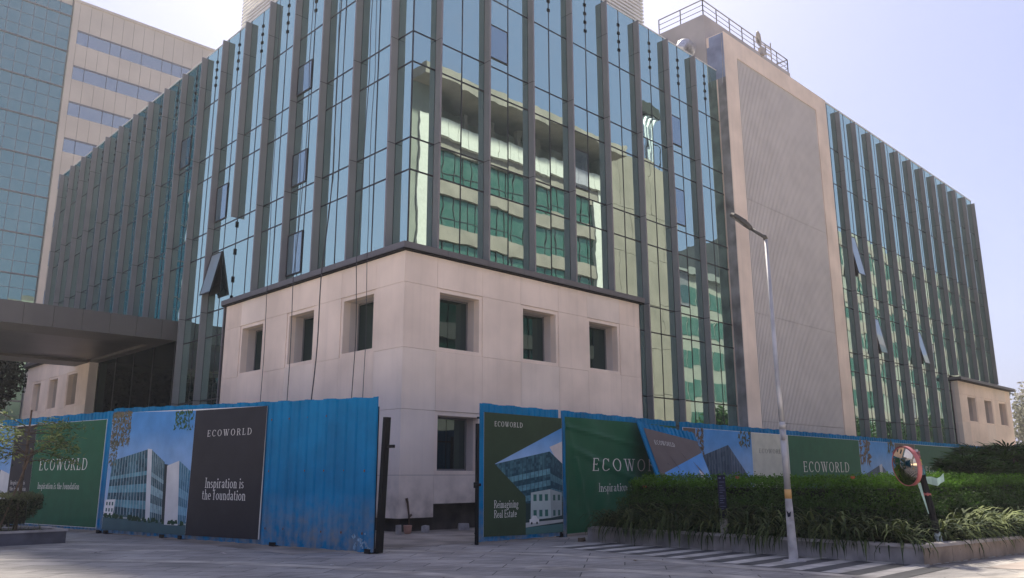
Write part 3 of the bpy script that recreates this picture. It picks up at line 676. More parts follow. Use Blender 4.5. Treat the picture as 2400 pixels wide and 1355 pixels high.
# ------------------------------------------------------------------ dish aerial on the roof rail
d = thing('satellite_dish', 'small weathered dish aerial and mast fixed to the penthouse railing', 'aerial', (25.9, .5, 26.0))
b = MB(); N = 16
for k in range(N):
    a0, a1 = 2*math.pi*k/N, 2*math.pi*(k+1)/N
    pr = lambda a, r, y: (25.65+r*math.cos(a)*.75, .42+y, 26.85+r*math.sin(a)*1.25)
    b.face([pr(a0, .4, 0), pr(a1, .4, 0), pr(a1, .15, .14), pr(a0, .15, .14)]); b.face([pr(a0, .15, .14), pr(a1, .15, .14), pr(0, 0, .16)])
    b.face([pr(a1, .4, .02), pr(a0, .4, .02), pr(a0, .15, .17), pr(a1, .15, .17)]); b.face([pr(a0, .4, 0), pr(a0, .4, .02), pr(a1, .4, .02), pr(a1, .4, 0)])
child(b.build('dish', M['dish']), d)
b = MB(); b.tube([(25.95, .5, 25.6), (25.95, .5, 27.3)], .05, 8); b.tube([(25.65, .45, 26.85), (25.95, .5, 26.6)], .04, 6); b.bar((26.0, .5, 26.7), (27.2, .5, 26.75), .05); b.bar((27.2, .5, 26.0), (27.2, .5, 27.2), .05); b.bar((26.1, .5, 26.3), (27.2, .5, 26.35), .04)
child(b.build('mast', M['dish']), d)
b = MB(); b.box(25.8, 26.1, .3, .6, 25.9, 26.35); child(b.build('equipment_box', M['dish']), d)

# ------------------------------------------------------------------ neighbouring office tower (left, beyond)
def tower_face(b_pan, b_line, b_glass, x0, x1, y, zs, jw, wj):
    pass
NT = thing('office_tower', 'tall neighbouring office tower of beige cladding bands and blue-green glass, behind the left end', 'building', (5, 66.5, 0))
YT = 66.5
g = MB(); xs = list(np.arange(-19.4, 5.5, 1.13))+[5.55]; pitch = 4.0; ledges = [44.57-pitch*k for k in range(-2, 12)]
zs = sorted([z for z in ledges]+[z+1.2 for z in ledges]+[z+2.6 for z in ledges])
zs = [z for z in zs if .0 < z < 51]
for i in range(len(xs)-1):
    for j in range(len(zs)-1):
        if xs[i] < -19.4: continue
        t1, t2 = rng.normal(0, .003), rng.normal(0, .003); am, zm = (xs[i]+xs[i+1])/2, (zs[j]+zs[j+1])/2
        g.face([(a, YT+(a-am)*t1+(z-zm)*t2, z) for a, z in ((xs[i], zs[j]), (xs[i+1], zs[j]), (xs[i+1], zs[j+1]), (xs[i], zs[j+1]))], 1 if am < -2.2 else 0)
child(g.build('glass_wall', [M['glass_tower'], M['glass_deep']]), NT)
g = MB()
for x in xs: g.box(x-.022, x+.022, YT-.02, YT+.05, 0, 51)
for z in zs:
    if any(abs(z-q) < .01 for q in ledges): g.box(-19.4, 5.55, YT-.10, YT+.05, z-.11, z+.02)
    else: g.box(-19.4, 5.55, YT-.022, YT+.05, z-.022, z+.022)
child(g.build('glazing_bars', M['ledge']), NT)
g = MB(); g.box(5.56, 6.12, YT-.35, YT+2, 0, 50.2); child(g.build('edge_pier', M['beige']), NT)
bands = [47.12-3.985*k for k in range(12)]      # undersides of the cladding bands
for k, z in enumerate(bands):
    g = MB(); zt = 50.2 if k == 0 else bands[k-1]-1.55
    x = 6.14
    while x < 42: g.box(x+.015, min(x+1.085, 42), YT-.3, YT+.3, z, zt); x += 1.1
    child(g.build('cladding_band', M['beige']), NT)
g = MB(); g.box(6.14, 42, YT-.26, YT+.25, 0, 50.0); child(g.build('cladding_joints', M['beige_line']), NT)
for z in bands:
    g = MB(); g.box(6.14, 42, YT-.34, YT-.05, z-.14, z-.01); child(g.build('window_head', M['ledge']), NT)
for z in bands:
    g2 = MB(); g3 = MB(); x = 6.14
    ws = [1.1, 2.2, 1.1, 2.2, 2.2, 1.1]; k = 0
    while x < 41:
        wd = ws[k % 6]; t1 = rng.normal(0, .003)
        g2.face([(x+.02, YT-.275, z-1.54), (x+wd-.02, YT-.275+t1, z-1.54), (x+wd-.02, YT-.275+t1, z-.15), (x+.02, YT-.275, z-.15)]); g3.box(x+wd-.025, x+wd+.025, YT-.29, YT-.27, z-1.54, z-.15); x += wd; k += 1
    rw = child(g2.build('ribbon_window', M['glass_ribbon']), NT); g3.build('window_bars', M['mullion'], rw)
g = MB(); g.box(-19.6, 42, YT+.3, YT+30, 0, 50.4); g.box(-19.4, 5.55, YT+.06, YT+.3, 0, 51); g.box(5.5, 42.1, YT-.4, YT+.4, 50.2, 50.5); child(g.build('tower_body', M['beige']), NT)
PD = thing('podium_block', 'low grey block with flat roof beside the base of the beige tower', 'building', (-40, 68, 0))
g = MB(); g.box(-75, -19.7, 68, 95, 0, 17.5); child(g.build('wall', M['far']), PD)
for z in (3, 7, 11, 14.6):
    g = MB()
    for k in range(20): g.box(-74+k*2.7, -72+k*2.7, 67.96, 68.2, z, z+1.7)
    child(g.build('window_row', M['glass_dark']), PD)
g = MB(); g.box(-75.3, -19.7, 67.7, 95, 17.5, 18.1); child(g.build('roof', M['ledge']), PD)

# ------------------------------------------------------------------ block across the street (seen mirrored in the facade)
XB = thing('street_block', 'beige office block with green glass and pale balconies, mirrored in the front glazing', 'building', (38, -31, 0))
def vz(z, d=31.0): return 1.66+(z-1.66)*(20.82+d)/(20.82+40)
YB = -31.0; bx0, bx1 = 26.0, 48.6
g = MB()
lev = [33.0-4.05*k for k in range(8)]        # floor undersides
g.box(bx0+.4, bx1, YB-18, YB-.5, 0, 30.5); child(g.build('body', M['dark']), XB)
beige = MB(); gl = MB(); bar = MB(); wht = MB()
# top storey set back under a broad flying roof
x_ = bx0
while x_ < bx1-.2: wht.box(x_+.02, min(x_+1.18, bx1), YB-.25, YB+.35, 30.4, 32.1); x_ += 1.2                 # balcony parapet panels
beige.box(bx0-3.0, bx1+1.2, YB-19, YB+2.2, 34.6, 35.5)          # roof slab
for k in range(7): beige.box(bx0+1+k*3.3, bx0+1.5+k*3.3, YB-1.6, YB-1.1, 30.4, 34.6)
tx = bx0
while tx < bx1-1:
    gl.face([(tx+.2, YB-2.6, 30.4), (tx+.2, YB-2.6, 33.4), (tx+1.9, YB-2.6, 33.4), (tx+1.9, YB-2.6, 30.4)]); tx += 2.3 if int(tx) % 3 else 3.6
gw_ = MB(); gw_.box(bx0, bx1, YB-3.2, YB-2.65, 30.4, 34.6); child(gw_.build('recessed_wall', M['greywall']), XB)
for k in range(7):
    z1 = 29.2-4.05*k
    z0 = z1-2.75
    if z0 < 0: break
    beige.box(bx0, bx1-1.4, YB-.3, YB+.02, z0-1.3, z0)
    x = bx0; j = 0
    while x < bx1-1.5:
        wd = .95+.25*((j*7) % 3)
        gl.face([(x, YB-.3, z0), (x, YB-.3, z1), (x+wd, YB-.3, z1), (x+wd, YB-.3, z0)]); bar.box(x-.03, x+.03, YB-.3, YB-.24, z0, z1); x += wd; j += 1
    bar.box(bx0, bx1-1.5, YB-.3, YB-.25, z0+.8, z0+.86)
beige.box(bx0, bx1-1.4, YB-.3, YB-.0, 29.2, 30.4)
wht.box(bx1-1.3, bx1, YB-.4, YB+.1, 0, 30.4)                   # bright end column
gw = MB(); gw.box(bx0-5, bx0-.05, YB-12, YB+.4, 0, 34.58); child(gw.build('grey_flank', M['greywall']), XB); wht.box(bx0-2.2, bx0-1.1, YB+.41, YB+.6, 0, 32)
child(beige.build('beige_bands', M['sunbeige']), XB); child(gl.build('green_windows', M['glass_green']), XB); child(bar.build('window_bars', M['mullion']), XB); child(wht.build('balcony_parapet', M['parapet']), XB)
XC = thing('blank_block', 'windowless concrete block with steel flues on its roof, mirrored in the front glazing', 'building', (56, -31, 0))
g = MB()
for i in range(5):
    for j in range(7): g.box(bx1+.1+i*2.62, bx1+2.7+i*2.62, YB-.3, YB-.02+.02*((i+j) % 2), j*5+.02, j*5+4.97 if j < 6 else 36.2)
child(g.build('panel_wall', mat('blank_panels', (.225, .175, .155), .8, 0, .12, .4, streak=.25)), XC)
g = MB(); g.box(bx1+.1, bx1+13.2, YB-16, YB-.32, 0, 36); child(g.build('body', M['beige_line']), XC)
g = MB()
for k in range(3): g.tube([(57.6+k*.75, YB-1, 34), (57.6+k*.75, YB-1, 41.5), (58.0+k*.75, YB-1, 42.6), (58.9+k*.75, YB-1, 43.2)], .3, 10)
child(g.build('flue', M['silver']), XC)
g = MB(); g.tube([(56.9, YB-.6, 36), (56.9, YB-.6, 39.5), (60.4, YB-.6, 39.5), (60.4, YB-.6, 36)], .06, 6); g.box(57.0, 60.6, YB-1.9, YB-.5, 43.0, 44.3); child(g.build('flue_frame', M['black']), XC)
XD = thing('low_street_block', 'lower grey-green office block further along the street, mirrored in the glazing', 'building', (72, -40, 0))
g = MB(); g.box(66, 92, -58, -38, 0, 27.5); child(g.build('body', M['greywall']), XD)
for k in range(6):
    g = MB()
    for j in range(13): g.box(66.3+j*2.0, 68.1+j*2.0, -38.0, -37.95, 3+k*4.1, 5.3+k*4.1)
    child(g.build('window_row', M['glass_green']), XD)
g = MB(); g.box(65.6, 92.4, -58, -37.4, 27.5, 28.4); child(g.build('roof', M['ledge']), XD)
XE = thing('long_street_block', 'long beige office block with green windows, mirrored in the far glazing', 'building', (140, -31, 0))
g = MB(); g.box(98, 190, -60, YB, 0, 39); child(g.build('body', M['greywall']), XE)
for k in range(9):
    g = MB(); g.box(98, 190, YB-.02, YB+.1, 1.0+k*4.4+ (0 if k % 2 else .4), 2.6+k*4.4)
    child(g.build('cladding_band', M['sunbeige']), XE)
for k in range(8):
    g = MB()
    for j in range(30):
        if (j*5+k*3) % 7 > 1: g.box(99+j*3.0, 101.2+j*3.0, YB-.05, YB+.06, 3+k*4.4, 5.6+k*4.4)
    child(g.build('window_row', M['glass_green']), XE)

# ------------------------------------------------------------------ site hoardings
GREEN = (.012, .085, .042); DKGREEN = (.030, .052, .028); CHAR = (.026, .025, .029); TAUPE = (.10, .078, .07); STONE = (.46, .45, .37)
SKYT = (.055, .22, .47); SKYB = (.34, .45, .58)
def lerp(a, b, t): return tuple(x+(y-x)*t for x, y in zip(a, b))
class Print:
    """one printed banner: coloured areas stacked a hair apart"""
    def __init__(s, pl, d=.012): s.pl = pl; s.b = MB(); s.d = d
    def poly(s, pts, col, lift=0):
        s.b.face([s.pl.p(u, v, s.d+lift) for u, v in pts], 0, col)
    def grid(s, c, n, m, fn, lift):
        """quad c (bl, br, tr, tl) divided n x m, coloured by fn(i, j)"""
        def q(a, t):
            bl, br, tr, tl = c; x0 = lerp(bl, br, a); x1 = lerp(tl, tr, a); return lerp(x0, x1, t)
        for i in range(n):
            for j in range(m):
                s.poly([q(i/n, j/m), q((i+1)/n, j/m), q((i+1)/n, (j+1)/m), q(i/n, (j+1)/m)], fn(i, j), lift)
    def sky(s, c, lift):
        r_ = random.Random(3)
        def q(a, t):
            bl, br, tr, tl = c; x0 = lerp(bl, br, a); x1 = lerp(tl, tr, a); return lerp(x0, x1, t)
        n, mm = 6, 6; cc = [[lerp(SKYB, SKYT, min(1, max(0, j/mm+r_.uniform(-.12, .12)))) for j in range(mm+1)] for i in range(n+1)]
        for i in range(n):
            for j in range(mm):
                s.poly([q(i/n, j/mm), q((i+1)/n, j/mm), q((i+1)/n, (j+1)/mm), q(i/n, (j+1)/mm)], [cc[i][j], cc[i+1][j], cc[i+1][j+1], cc[i][j+1]], lift)
    def facade(s, c, n, m, lift, base=(.012, .05, .07), lite=(.11, .27, .32), line=(.5, .6, .62), seed=1):
        r_ = random.Random(seed); rowf = [r_.uniform(.0, 1) if m > 1 else .5 for _ in range(m)]
        cols = [r_.uniform(-.15, .15) for _ in range(n)]
        s.grid(c, n*2, m*2, lambda i, j: lerp(base, lite, min(1, max(0, (.22 if j >= 1.35*m else (.85 if (j//2) % 2 else .08))+cols[i//2]+.22*r_.uniform(-1, 1)))), lift)
        bl, br, tr, tl = c; e = .05/n
        for i in range(1, n):
            a = i/n; s.poly([lerp(bl, br, a-e), lerp(bl, br, a+e), lerp(tl, tr, a+e), lerp(tl, tr, a-e)], lerp(line, base, .2), lift+.0004)
    def leafy(s, u0, u1, v0, v1, n, lift, cols=((.03, .06, .03), (.10, .09, .05)), sz=.09):
        for k in range(n):
            u, v = random.uniform(u0, u1), v1-(v1-v0)*random.random()**1.6; a = random.uniform(0, 6.3); r_ = sz*random.uniform(.5, 1.2)
            s.poly([(u+r_*math.cos(a), v+r_*math.sin(a)), (u-r_*.35*math.sin(a), v+r_*.35*math.cos(a)), (u-r_*math.cos(a), v-r_*math.sin(a)), (u+r_*.35*math.sin(a), v-r_*.35*math.cos(a))], lerp(cols[0], cols[1], random.random()), lift+.0003*(k % 7))
    def build(s, name, parent):
        o = s.b.build(name, M['poster'], None, col=True); return child(o, parent) if parent.type == 'EMPTY' else o
def board(pl, u0, u1, v0, v1, parent, d=.0, th=.012, v2=None):
    """thin backing tray of a poster"""
    b = MB(); q = [pl.p(u, v, d+e) for e in (0, th-.002) for u, v in ((u0-.015, v0-.015), (u1+.015, v0-.015), (u1+.015, (v2 or v1)+.01), (u0-.015, v1+.01))]
    b.hexa(q); return child(b.build('poster_frame', M['white']), parent)
def feet(pl, us, parent, zt=3.2, back=.12):
    b = MB()
    for u in us:
        b.bar(pl.p(u, 0, -back), pl.p(u, zt, -back), .09); b.box(*(lambda c: (c.x-.12, c.x+.12, c.y-.1, c.y+.1))(pl.p(u, 0, -back+.02)), 0, .1)
    for v in (.5, 1.75, 3.0):
        if v < zt: b.bar(pl.p(us[0], v, -back+.05), pl.p(us[-1], v, -back+.05), .05)
    return child(b.build('support_frame', M['black']), parent)

# main hoarding with the big building picture and the bare blue stretch
pl = Plane2((-6.55, 5.83), (-4.74, -5.33))
H1 = thing('hoarding', 'wide blue ribbed steel hoarding with building picture, black banner and bare blue right part', 'hoarding', (-5.6, .3, 0))
child(sheet(pl, -.2, 11.33, lambda u: .03, lambda u: 3.70-.026*u, period=.34, depth=.04), H1)
feet(pl, (.1, 3.1, 4.0, 7.9, 11.2), H1)
board(pl, -.1, 7.38, .16, 3.55, H1, v2=3.39)
pr = Print(pl)
bl, br, tr, tl = (-.1, .14), (4.24, .12), (4.27, 3.43), (-.1, 3.57)
pr.sky([(-.1, .3), (4.24, .3), (4.27, 3.43), (-.1, 3.57)], 0)
pr.poly([(-.1, .12), (4.24, .12), (4.24, .46), (-.1, .62)], (.045, .10, .11), .0012)
pr.poly([(-.1, .52), (1.5, .50), (4.24, .42), (4.24, .38), (1.5, .46), (-.1, .48)], (.30, .34, .33), .0016)
pr.facade([(.02, .62), (2.22, .50), (2.02, 2.42), (.12, 2.12)], 13, 8, .002, seed=2)
pr.poly([(2.22, .46), (2.46, .44), (2.25, 2.42), (2.02, 2.44)], (.50, .52, .52), .0028)
pr.facade([(2.46, .44), (3.15, .40), (2.96, 2.05), (2.25, 2.40)], 7, 8, .0024, base=(.02, .07, .09), lite=(.2, .33, .36), line=(.6, .62, .6), seed=4)
pr.poly([(3.05, .4), (3.22, .4), (3.14, 1.98), (2.96, 2.0)], (.02, .03, .035), .0028)
pr.poly([(3.2, .36), (3.86, .36), (3.68, 2.08), (3.10, 1.95)], (.52, .52, .51), .003)
pr.facade([(3.86, .40), (4.22, .42), (4.25, 1.80), (3.68, 2.08)], 5, 7, .0032, base=(.03, .12, .18), lite=(.12, .28, .38), seed=6)
pr.poly([(-.08, .56), (.46, .54), (.52, 1.0), (-.04, .98)], (.58, .58, .56), .0034)
for r_ in (.64, .82):
    for k in range(3): pr.poly([(.02+k*.16, r_), (.10+k*.16, r_), (.10+k*.16, r_+.1), (.02+k*.16, r_+.1)], (.03, .09, .08), .004)
for k in range(60):
    u = random.uniform(-.08, 4.2); r_ = random.uniform(.04, .09); v = .52-.03*u+random.uniform(-.02, .04)
    pr.poly([(u-r_, v-.04), (u+r_, v-.04), (u+r_*.5, v+r_*.8), (u-r_*.6, v+r_*.7)], (.01, .035+random.random()*.02, .02), .0044+.0002*(k % 5))
pr.leafy(-.08, .95, 2.55, 3.55, 330, .0030, cols=((.05, .06, .03), (.16, .13, .08)))
pr.leafy(-.08, .35, 1.95, 2.7, 110, .0030, cols=((.05, .06, .04), (.14, .14, .09)), sz=.07)
pr.leafy(3.3, 4.2, 2.9, 3.42, 110, .0030, cols=((.02, .06, .02), (.04, .10, .04)), sz=.08)
pr.poly([(4.245, .12), (7.36, .14), (7.40, 3.40), (4.275, 3.43)], CHAR, .001)
PO = pr.build('poster', H1)
lettering(pl, [('ECOWORLD', 4.91, 2.70, 1.93, .17, .34), ('Inspiration is', 4.98, 1.36, 1.68, .26, .05), ('the foundation', 4.88, 1.06, 1.88, .26, .05)], .017, 'lettering', M['letter'], PO)
# the bent, dirty strip at the foot of its free end
b = MB()
for k in range(16):
    u = 10.75+.55*random.random(); v = .08+.42*random.random()**1.5; s_ = .05*random.uniform(.4, 1.4); a = random.uniform(0, 3)
    b.face([pl.p(u+s_*math.cos(a+t)*random.uniform(.6, 1.3), v+s_*math.sin(a+t), .006+.0006*(k % 6)) for t in (0, 1.5, 3, 4.6)])
child(b.build('peeling_paint', M['scuff']), H1)
b = MB()
for v in (.42, 1.78, 3.05):
    u = 7.6
    while u < 11.2:
        if random.random() < .8: c = pl.p(u, v+random.uniform(-.01, .01), .004); r_ = random.uniform(.012, .03); b.face([c+pl.u*r_*math.cos(a)+pl.v*r_*math.sin(a)*1.3 for a in (0, 1.05, 2.1, 3.15, 4.2, 5.25)])
        u += .68
child(b.build('rusty_screws', M['rust']), H1)
b = MB(); e = pl.p(11.36, 0, -.1)
b.bar(pl.p(11.38, 0.02, -.16), pl.p(11.50, 2.95, -.16), .15, .10); b.bar(pl.p(11.58, 2.3, -.16), pl.p(11.74, 2.3, -.16), .07)
child(b.build('gate_post', M['black']), H1)

# hoarding that runs on behind the tree
pl = Plane2((-6.58, 5.9), (-8.5, 16.5)); pl.n = -pl.n if (CAMLOC-pl.A).dot(pl.n) < 0 else pl.n
H2 = thing('hoarding', 'far left blue steel hoarding with green and black banners, behind the young tree', 'hoarding', (-7.5, 10, 0))
child(sheet(pl, -.05, 10.5, lambda u: .08, lambda u: 3.62), H2); feet(pl, (.2, 3, 6, 10), H2); board(pl, .34, 10, .16, 3.38, H2)
pr = Print(pl)
pr.poly([(.34, .16), (4.75, .16), (4.75, 3.38), (.34, 3.38)], GREEN)
pr.poly([(4.755, .16), (6.3, .16), (6.3, 3.36), (4.755, 3.37)], CHAR, .0006)
pr.sky([(6.31, .16), (10, .16), (10, 3.34), (6.31, 3.36)], .0004)
pr.poly([(6.31, .3), (7.2, .3), (7.0, 1.9), (6.31, 1.75)], (.5, .5, .49), .002); pr.facade([(7.2, .3), (10, .3), (10, 1.4), (7.0, 1.9)], 9, 6, .0016)
PO = pr.build('poster', H2)
# text reads left to right as seen: from the far end towards the near end
class Flip:
    def __init__(s, pl, L): s.pl = pl; s.L = L
    def p(s, u, v, d=0): return s.pl.p(s.L-u, v, d)
fp = Flip(pl, 10)
lettering(fp, [('ECOWORLD', 10-4.25, 1.86, 3.05, .36, .2), ('Inspiration is the foundation', 10-4.2, 1.27, 2.65, .2, .04)], .016, 'lettering', M['letter'], PO)
lettering(fp, [('Inspiration is', 10-6.15, 1.40, 1.05, .14, .04), ('the foundation', 10-6.15, 1.2, 1.15, .14, .04)], .016, 'lettering', M['letter'], PO)

# gate leaf
pl = Plane2((-1.42, -5.19), (1.52, -5.2))
H3 = thing('gate_leaf', 'blue steel gate leaf with dark green poster of a glass building, right of the opening', 'gate', (0, -5.2, 0))
child(sheet(pl, -.02, 2.94, lambda u: .06, lambda u: 3.47-.01*u), H3)
board(pl, .12, 3.02, .2, 3.23, H3, v2=3.2)
pr = Print(pl)
pr.poly([(.1, .18), (3.03, .16), (3.03, 3.22), (.1, 3.25)], DKGREEN)
pic = [(.47, 1.95), (3.02, 2.95), (3.02, .17), (1.60, .16), (1.58, 1.12)]
pr.poly([(.47, 1.95), (3.02, 2.95), (3.02, 1.9)], [lerp(SKYB, SKYT, .3), SKYT, lerp(SKYB, SKYT, .2)], .0008)
pr.poly([(2.52, 2.42), (3.02, 2.58), (3.02, 1.9), (2.85, 2.0)], (.5, .45, .42), .0014)
pr.poly([(.47, 1.95), (3.02, 1.95), (3.02, .9), (1.58, .9), (1.58, 1.12)], (.02, .06, .08), .0010)
pr.facade([(.55, .75), (2.55, .95), (2.52, 2.30), (.55, 1.96)], 13, 9, .0018, base=(.012, .05, .07), lite=(.10, .24, .28), line=(.02, .05, .07), seed=5)
pr.facade([(2.55, .95), (3.02, .95), (3.02, 1.98), (2.52, 2.30)], 5, 7, .002, base=(.012, .045, .065), lite=(.06, .15, .18), line=(.02, .05, .07), seed=8)
pr.poly([(1.58, .16), (3.02, .17), (3.02, .95), (1.58, .95)], (.015, .035, .035), .0024)
pr.poly([(.1, .18), (1.585, .16), (1.585, 1.12), (.47, 1.95), (.1, 1.95)], DKGREEN, .0026)
pr.poly([(1.58, .16), (3.02, .17), (3.02, .38), (1.58, .34)], (.05, .13, .12), .0027); pr.poly([(1.58, .34), (3.02, .43), (3.02, .50), (1.58, .46)], (.33, .34, .32), .003)
pr.poly([(1.76, .52), (2.55, .55), (2.52, 1.30), (1.78, 1.22)], (.32, .38, .36), .0031); pr.poly([(2.55, .55), (2.98, .6), (2.98, 1.2), (2.52, 1.30)], (.22, .26, .25), .0031)
for r_ in (.6, 1.0):
    for k in range(3): pr.poly([(1.87+k*.22, r_), (1.99+k*.22, r_), (1.99+k*.22, r_+.17), (1.87+k*.22, r_+.17)], (.03, .11, .09), .0036)
    for k in range(2): pr.poly([(2.63+k*.19, r_), (2.72+k*.19, r_), (2.72+k*.19, r_+.15), (2.63+k*.19, r_+.15)], (.03, .08, .07), .0036)
car = [(1.72, .44), (2.08, .44), (2.08, .54), (2.02, .55), (1.97, .63), (1.84, .63), (1.79, .55), (1.72, .54)]
pr.poly(car, (.55, .55, .52), .0040)
for cu in (1.8, 2.0): pr.poly([(cu+.035*math.cos(t), .44+.035*math.sin(t)) for t in np.linspace(0, 6.0, 9)], (.03, .03, .03), .0044)
PO = pr.build('poster', H3)
lettering(pl, [('ECOWORLD', .46, 2.90, 1.02, .13, .22), ('Reimagining', .45, .86, .86, .19, .05), ('Real Estate', .45, .62, .80, .19, .05)], .018, 'lettering', M['letter'], PO)
b = MB(); b.bar(pl.p(-.08, .0, -.04), pl.p(-.08, 2.95, -.04), .07); b.bar(pl.p(2.98, .05, -.05), pl.p(2.98, 3.1, -.05), .06)
for v in (.25, 1.7, 3.1): b.bar(pl.p(-.05, v, -.07), pl.p(2.95, v, -.07), .05)
b.bar(pl.p(-.05, .25, -.13), pl.p(2.9, 3.05, -.13), .05)
child(b.build('steel_frame', M['black']), H3)
b = MB(); b.tube([pl.p(-.16, 1.42, -.02), pl.p(-.02, 1.44, .03)], .035, 8); b.box(*(lambda c: (c.x-.05, c.x+.05, c.y-.03, c.y+.03))(pl.p(-.12, 0, -.04)), 1.36, 1.5); child(b.build('latch', M['black']), H3)

# fixed green banner hoarding
pl = Plane2((1.9, -4.95), (6.6, -4.5))
H4 = thing('hoarding', 'blue steel hoarding with creased green banner, right of the gate leaf, half behind hedge', 'hoarding', (4, -4.7, 0))
child(sheet(pl, 0, 6.6, lambda u: .1, lambda u: 3.47), H4); feet(pl, (.05, 2.2, 4.5, 6.5), H4)
b = MB(); b.bar(pl.p(.03, 0, .02), pl.p(.03, 3.42, .02), .07); child(b.build('edge_post', M['blue']), H4)
# loose vinyl: a subdivided cloth with diagonal creases
b = MB(); nu, nv = 84, 44; fw = lambda u, v: (.02+.028*math.sin(3.1*u+2.3*v)*math.sin(1.3*v)+.05*math.exp(-((v-(2.55-.28*u+.0))/.10)**2)*min(1, u*.8)
      +.035*math.exp(-((u-.55-.35*(2.2-v))/.12)**2)*(1 if v < 2.2 else .3)+.03*math.exp(-((v-3.05+.12*u)/.07)**2)+.02*math.sin(9*u-4*v)*math.exp(-((v-1.2)/.5)**2))
gp = [[pl.p(.12+6.4*i/nu, .08+3.22*j/nv, .01+max(0, fw(.12+6.4*i/nu, .08+3.22*j/nv))) for j in range(nv+1)] for i in range(nu+1)]
for i in range(nu):
    for j in range(nv): b.face([gp[i][j], gp[i+1][j], gp[i+1][j+1], gp[i][j+1]], 0, GREEN)
o = b.build('banner', M['poster'], None, smooth=False, col=True); o.data.polygons.foreach_set('use_smooth', [True]*len(o.data.polygons)); BN = child(o, H4)
class Wavy(Plane2):
    def __init__(s, pl): s.pl = pl
    def p(s, u, v, d=0): return s.pl.p(u, v, .018+max(0, fw(u, v))+d)
wp = Wavy(pl)
lettering(wp, [('ECOWORLD', 1.38, 1.79, 4.72, .37, .26)], .0, 'lettering', M['letter'], BN)
lettering(wp, [('Inspiration is the foundation', 1.70, 1.19, 4.2, .25, .05)], .0, 'lettering', M['letter'], BN)

# the long hoarding on the right
pl = Plane2((6.2, -4.5), (52, -2.85))
H5 = thing('hoarding', 'long blue hoarding behind the hedge with a row of picture, beige and green banners', 'hoarding', (25, -3.8, 0))
child(sheet(pl, 2.36, 45.5, lambda u: .08, lambda u: 3.47, period=.3, depth=.04), H5); feet(pl, tuple(range(3, 46, 4)), H5)
board(pl, 2.5, 44.5, .2, 3.27, H5)
pr = Print(pl)
pr.poly([(2.5, .2), (3.3, .2), (3.3, 3.27), (2.5, 3.27)], TAUPE)
def photo(u0, u1, lift, seed, hgt=2.75, off=0):
    pr.sky([(u0, .2), (u1, .2), (u1, 3.27), (u0, 3.27)], lift)
    wv = u1-u0; c = u0+wv*.55
    pr.facade([(u0, .3), (c, .3), (c, hgt), (u0, hgt-.5)], 11, 7, lift+.0014, base=(.02, .045, .075), lite=(.10, .15, .20), line=(.16, .19, .23), seed=seed)
    pr.facade([(c, .3), (u1-wv*.06, .3), (u1-wv*.06, 1.5), (c, hgt)], 8, 7, lift+.0014, base=(.03, .055, .09), lite=(.09, .14, .2), line=(.22, .25, .3), seed=seed+1)
    pr.leafy(u1-wv*.25, u1-.05, 2.72, 3.25, 46, lift+.003, sz=.12)
    pr.leafy(u0+.05, u0+wv*.12, 2.0, 3.25, 60, lift+.003, cols=((.06, .045, .03), (.13, .10, .07)), sz=.12)
photo(3.31, 7.35, .0003, 21)
pr.poly([(7.36, .2), (10.45, .2), (10.45, 3.26), (7.36, 3.26)], STONE, .0002)
pr.poly([(10.5, .2), (18.0, .2), (18.0, 3.27), (10.5, 3.27)], (.014, .095, .048), .0004)
def photo2(u0, u1, lift, seed):
    pr.sky([(u0, .2), (u1, .2), (u1, 3.27), (u0, 3.27)], lift); wv = u1-u0
    pr.facade([(u0+.1, .3), (u0+wv*.5, .3), (u0+wv*.5, 2.12), (u0+.1, 1.6)], 12, 6, lift+.0014, base=(.03, .055, .09), lite=(.08, .12, .17), line=(.12, .15, .18), seed=seed)
    pr.poly([(u0+wv*.5, .3), (u0+wv*.58, .3), (u0+wv*.58, 2.2), (u0+wv*.5, 2.12)], (.42, .43, .45), lift+.0018)
    pr.facade([(u0+wv*.58, .3), (u0+wv*.82, .3), (u0+wv*.82, 1.5), (u0+wv*.58, 2.1)], 6, 6, lift+.0014, base=(.03, .055, .09), lite=(.07, .11, .16), seed=seed+3)
    pr.poly([(u0+wv*.8, .3), (u1-.1, .3), (u1-.1, 1.7), (u0+wv*.8, 1.55)], (.4, .41, .42), lift+.002)
    pr.leafy(u0+.05, u0+wv*.28, 2.15, 3.25, 70, lift+.003, cols=((.07, .05, .035), (.14, .11, .08)), sz=.2); pr.leafy(u1-wv*.2, u1-.05, 2.75, 3.25, 26, lift+.003, sz=.2)
photo2(18.02, 22.75, .0003, 31)
pr.poly([(22.77, .2), (25.8, .2), (25.8, 3.27), (22.77, 3.27)], TAUPE, .0004)
pr.poly([(25.82, .2), (33.7, .2), (33.7, 3.26), (25.82, 3.26)], (.016, .085, .045), .0005)
photo2(33.72, 39.4, .0003, 41)
pr.poly([(39.42, .2), (44.5, .2), (44.5, 3.26), (39.42, 3.26)], (.014, .085, .043), .0005)
PO = pr.build('poster', H5)
lettering(pl, [('ECOWORLD', 7.9, 2.50, 2.15, .17, .24)], .02, 'lettering', M['letter_dark'], PO)
lettering(pl, [('ECOWORLD', 11.75, 1.78, 4.85, .44, .2), ('ECOWORLD', 27.2, 1.68, 5.2, .42, .2)], .02, 'lettering', M['letter'], PO)

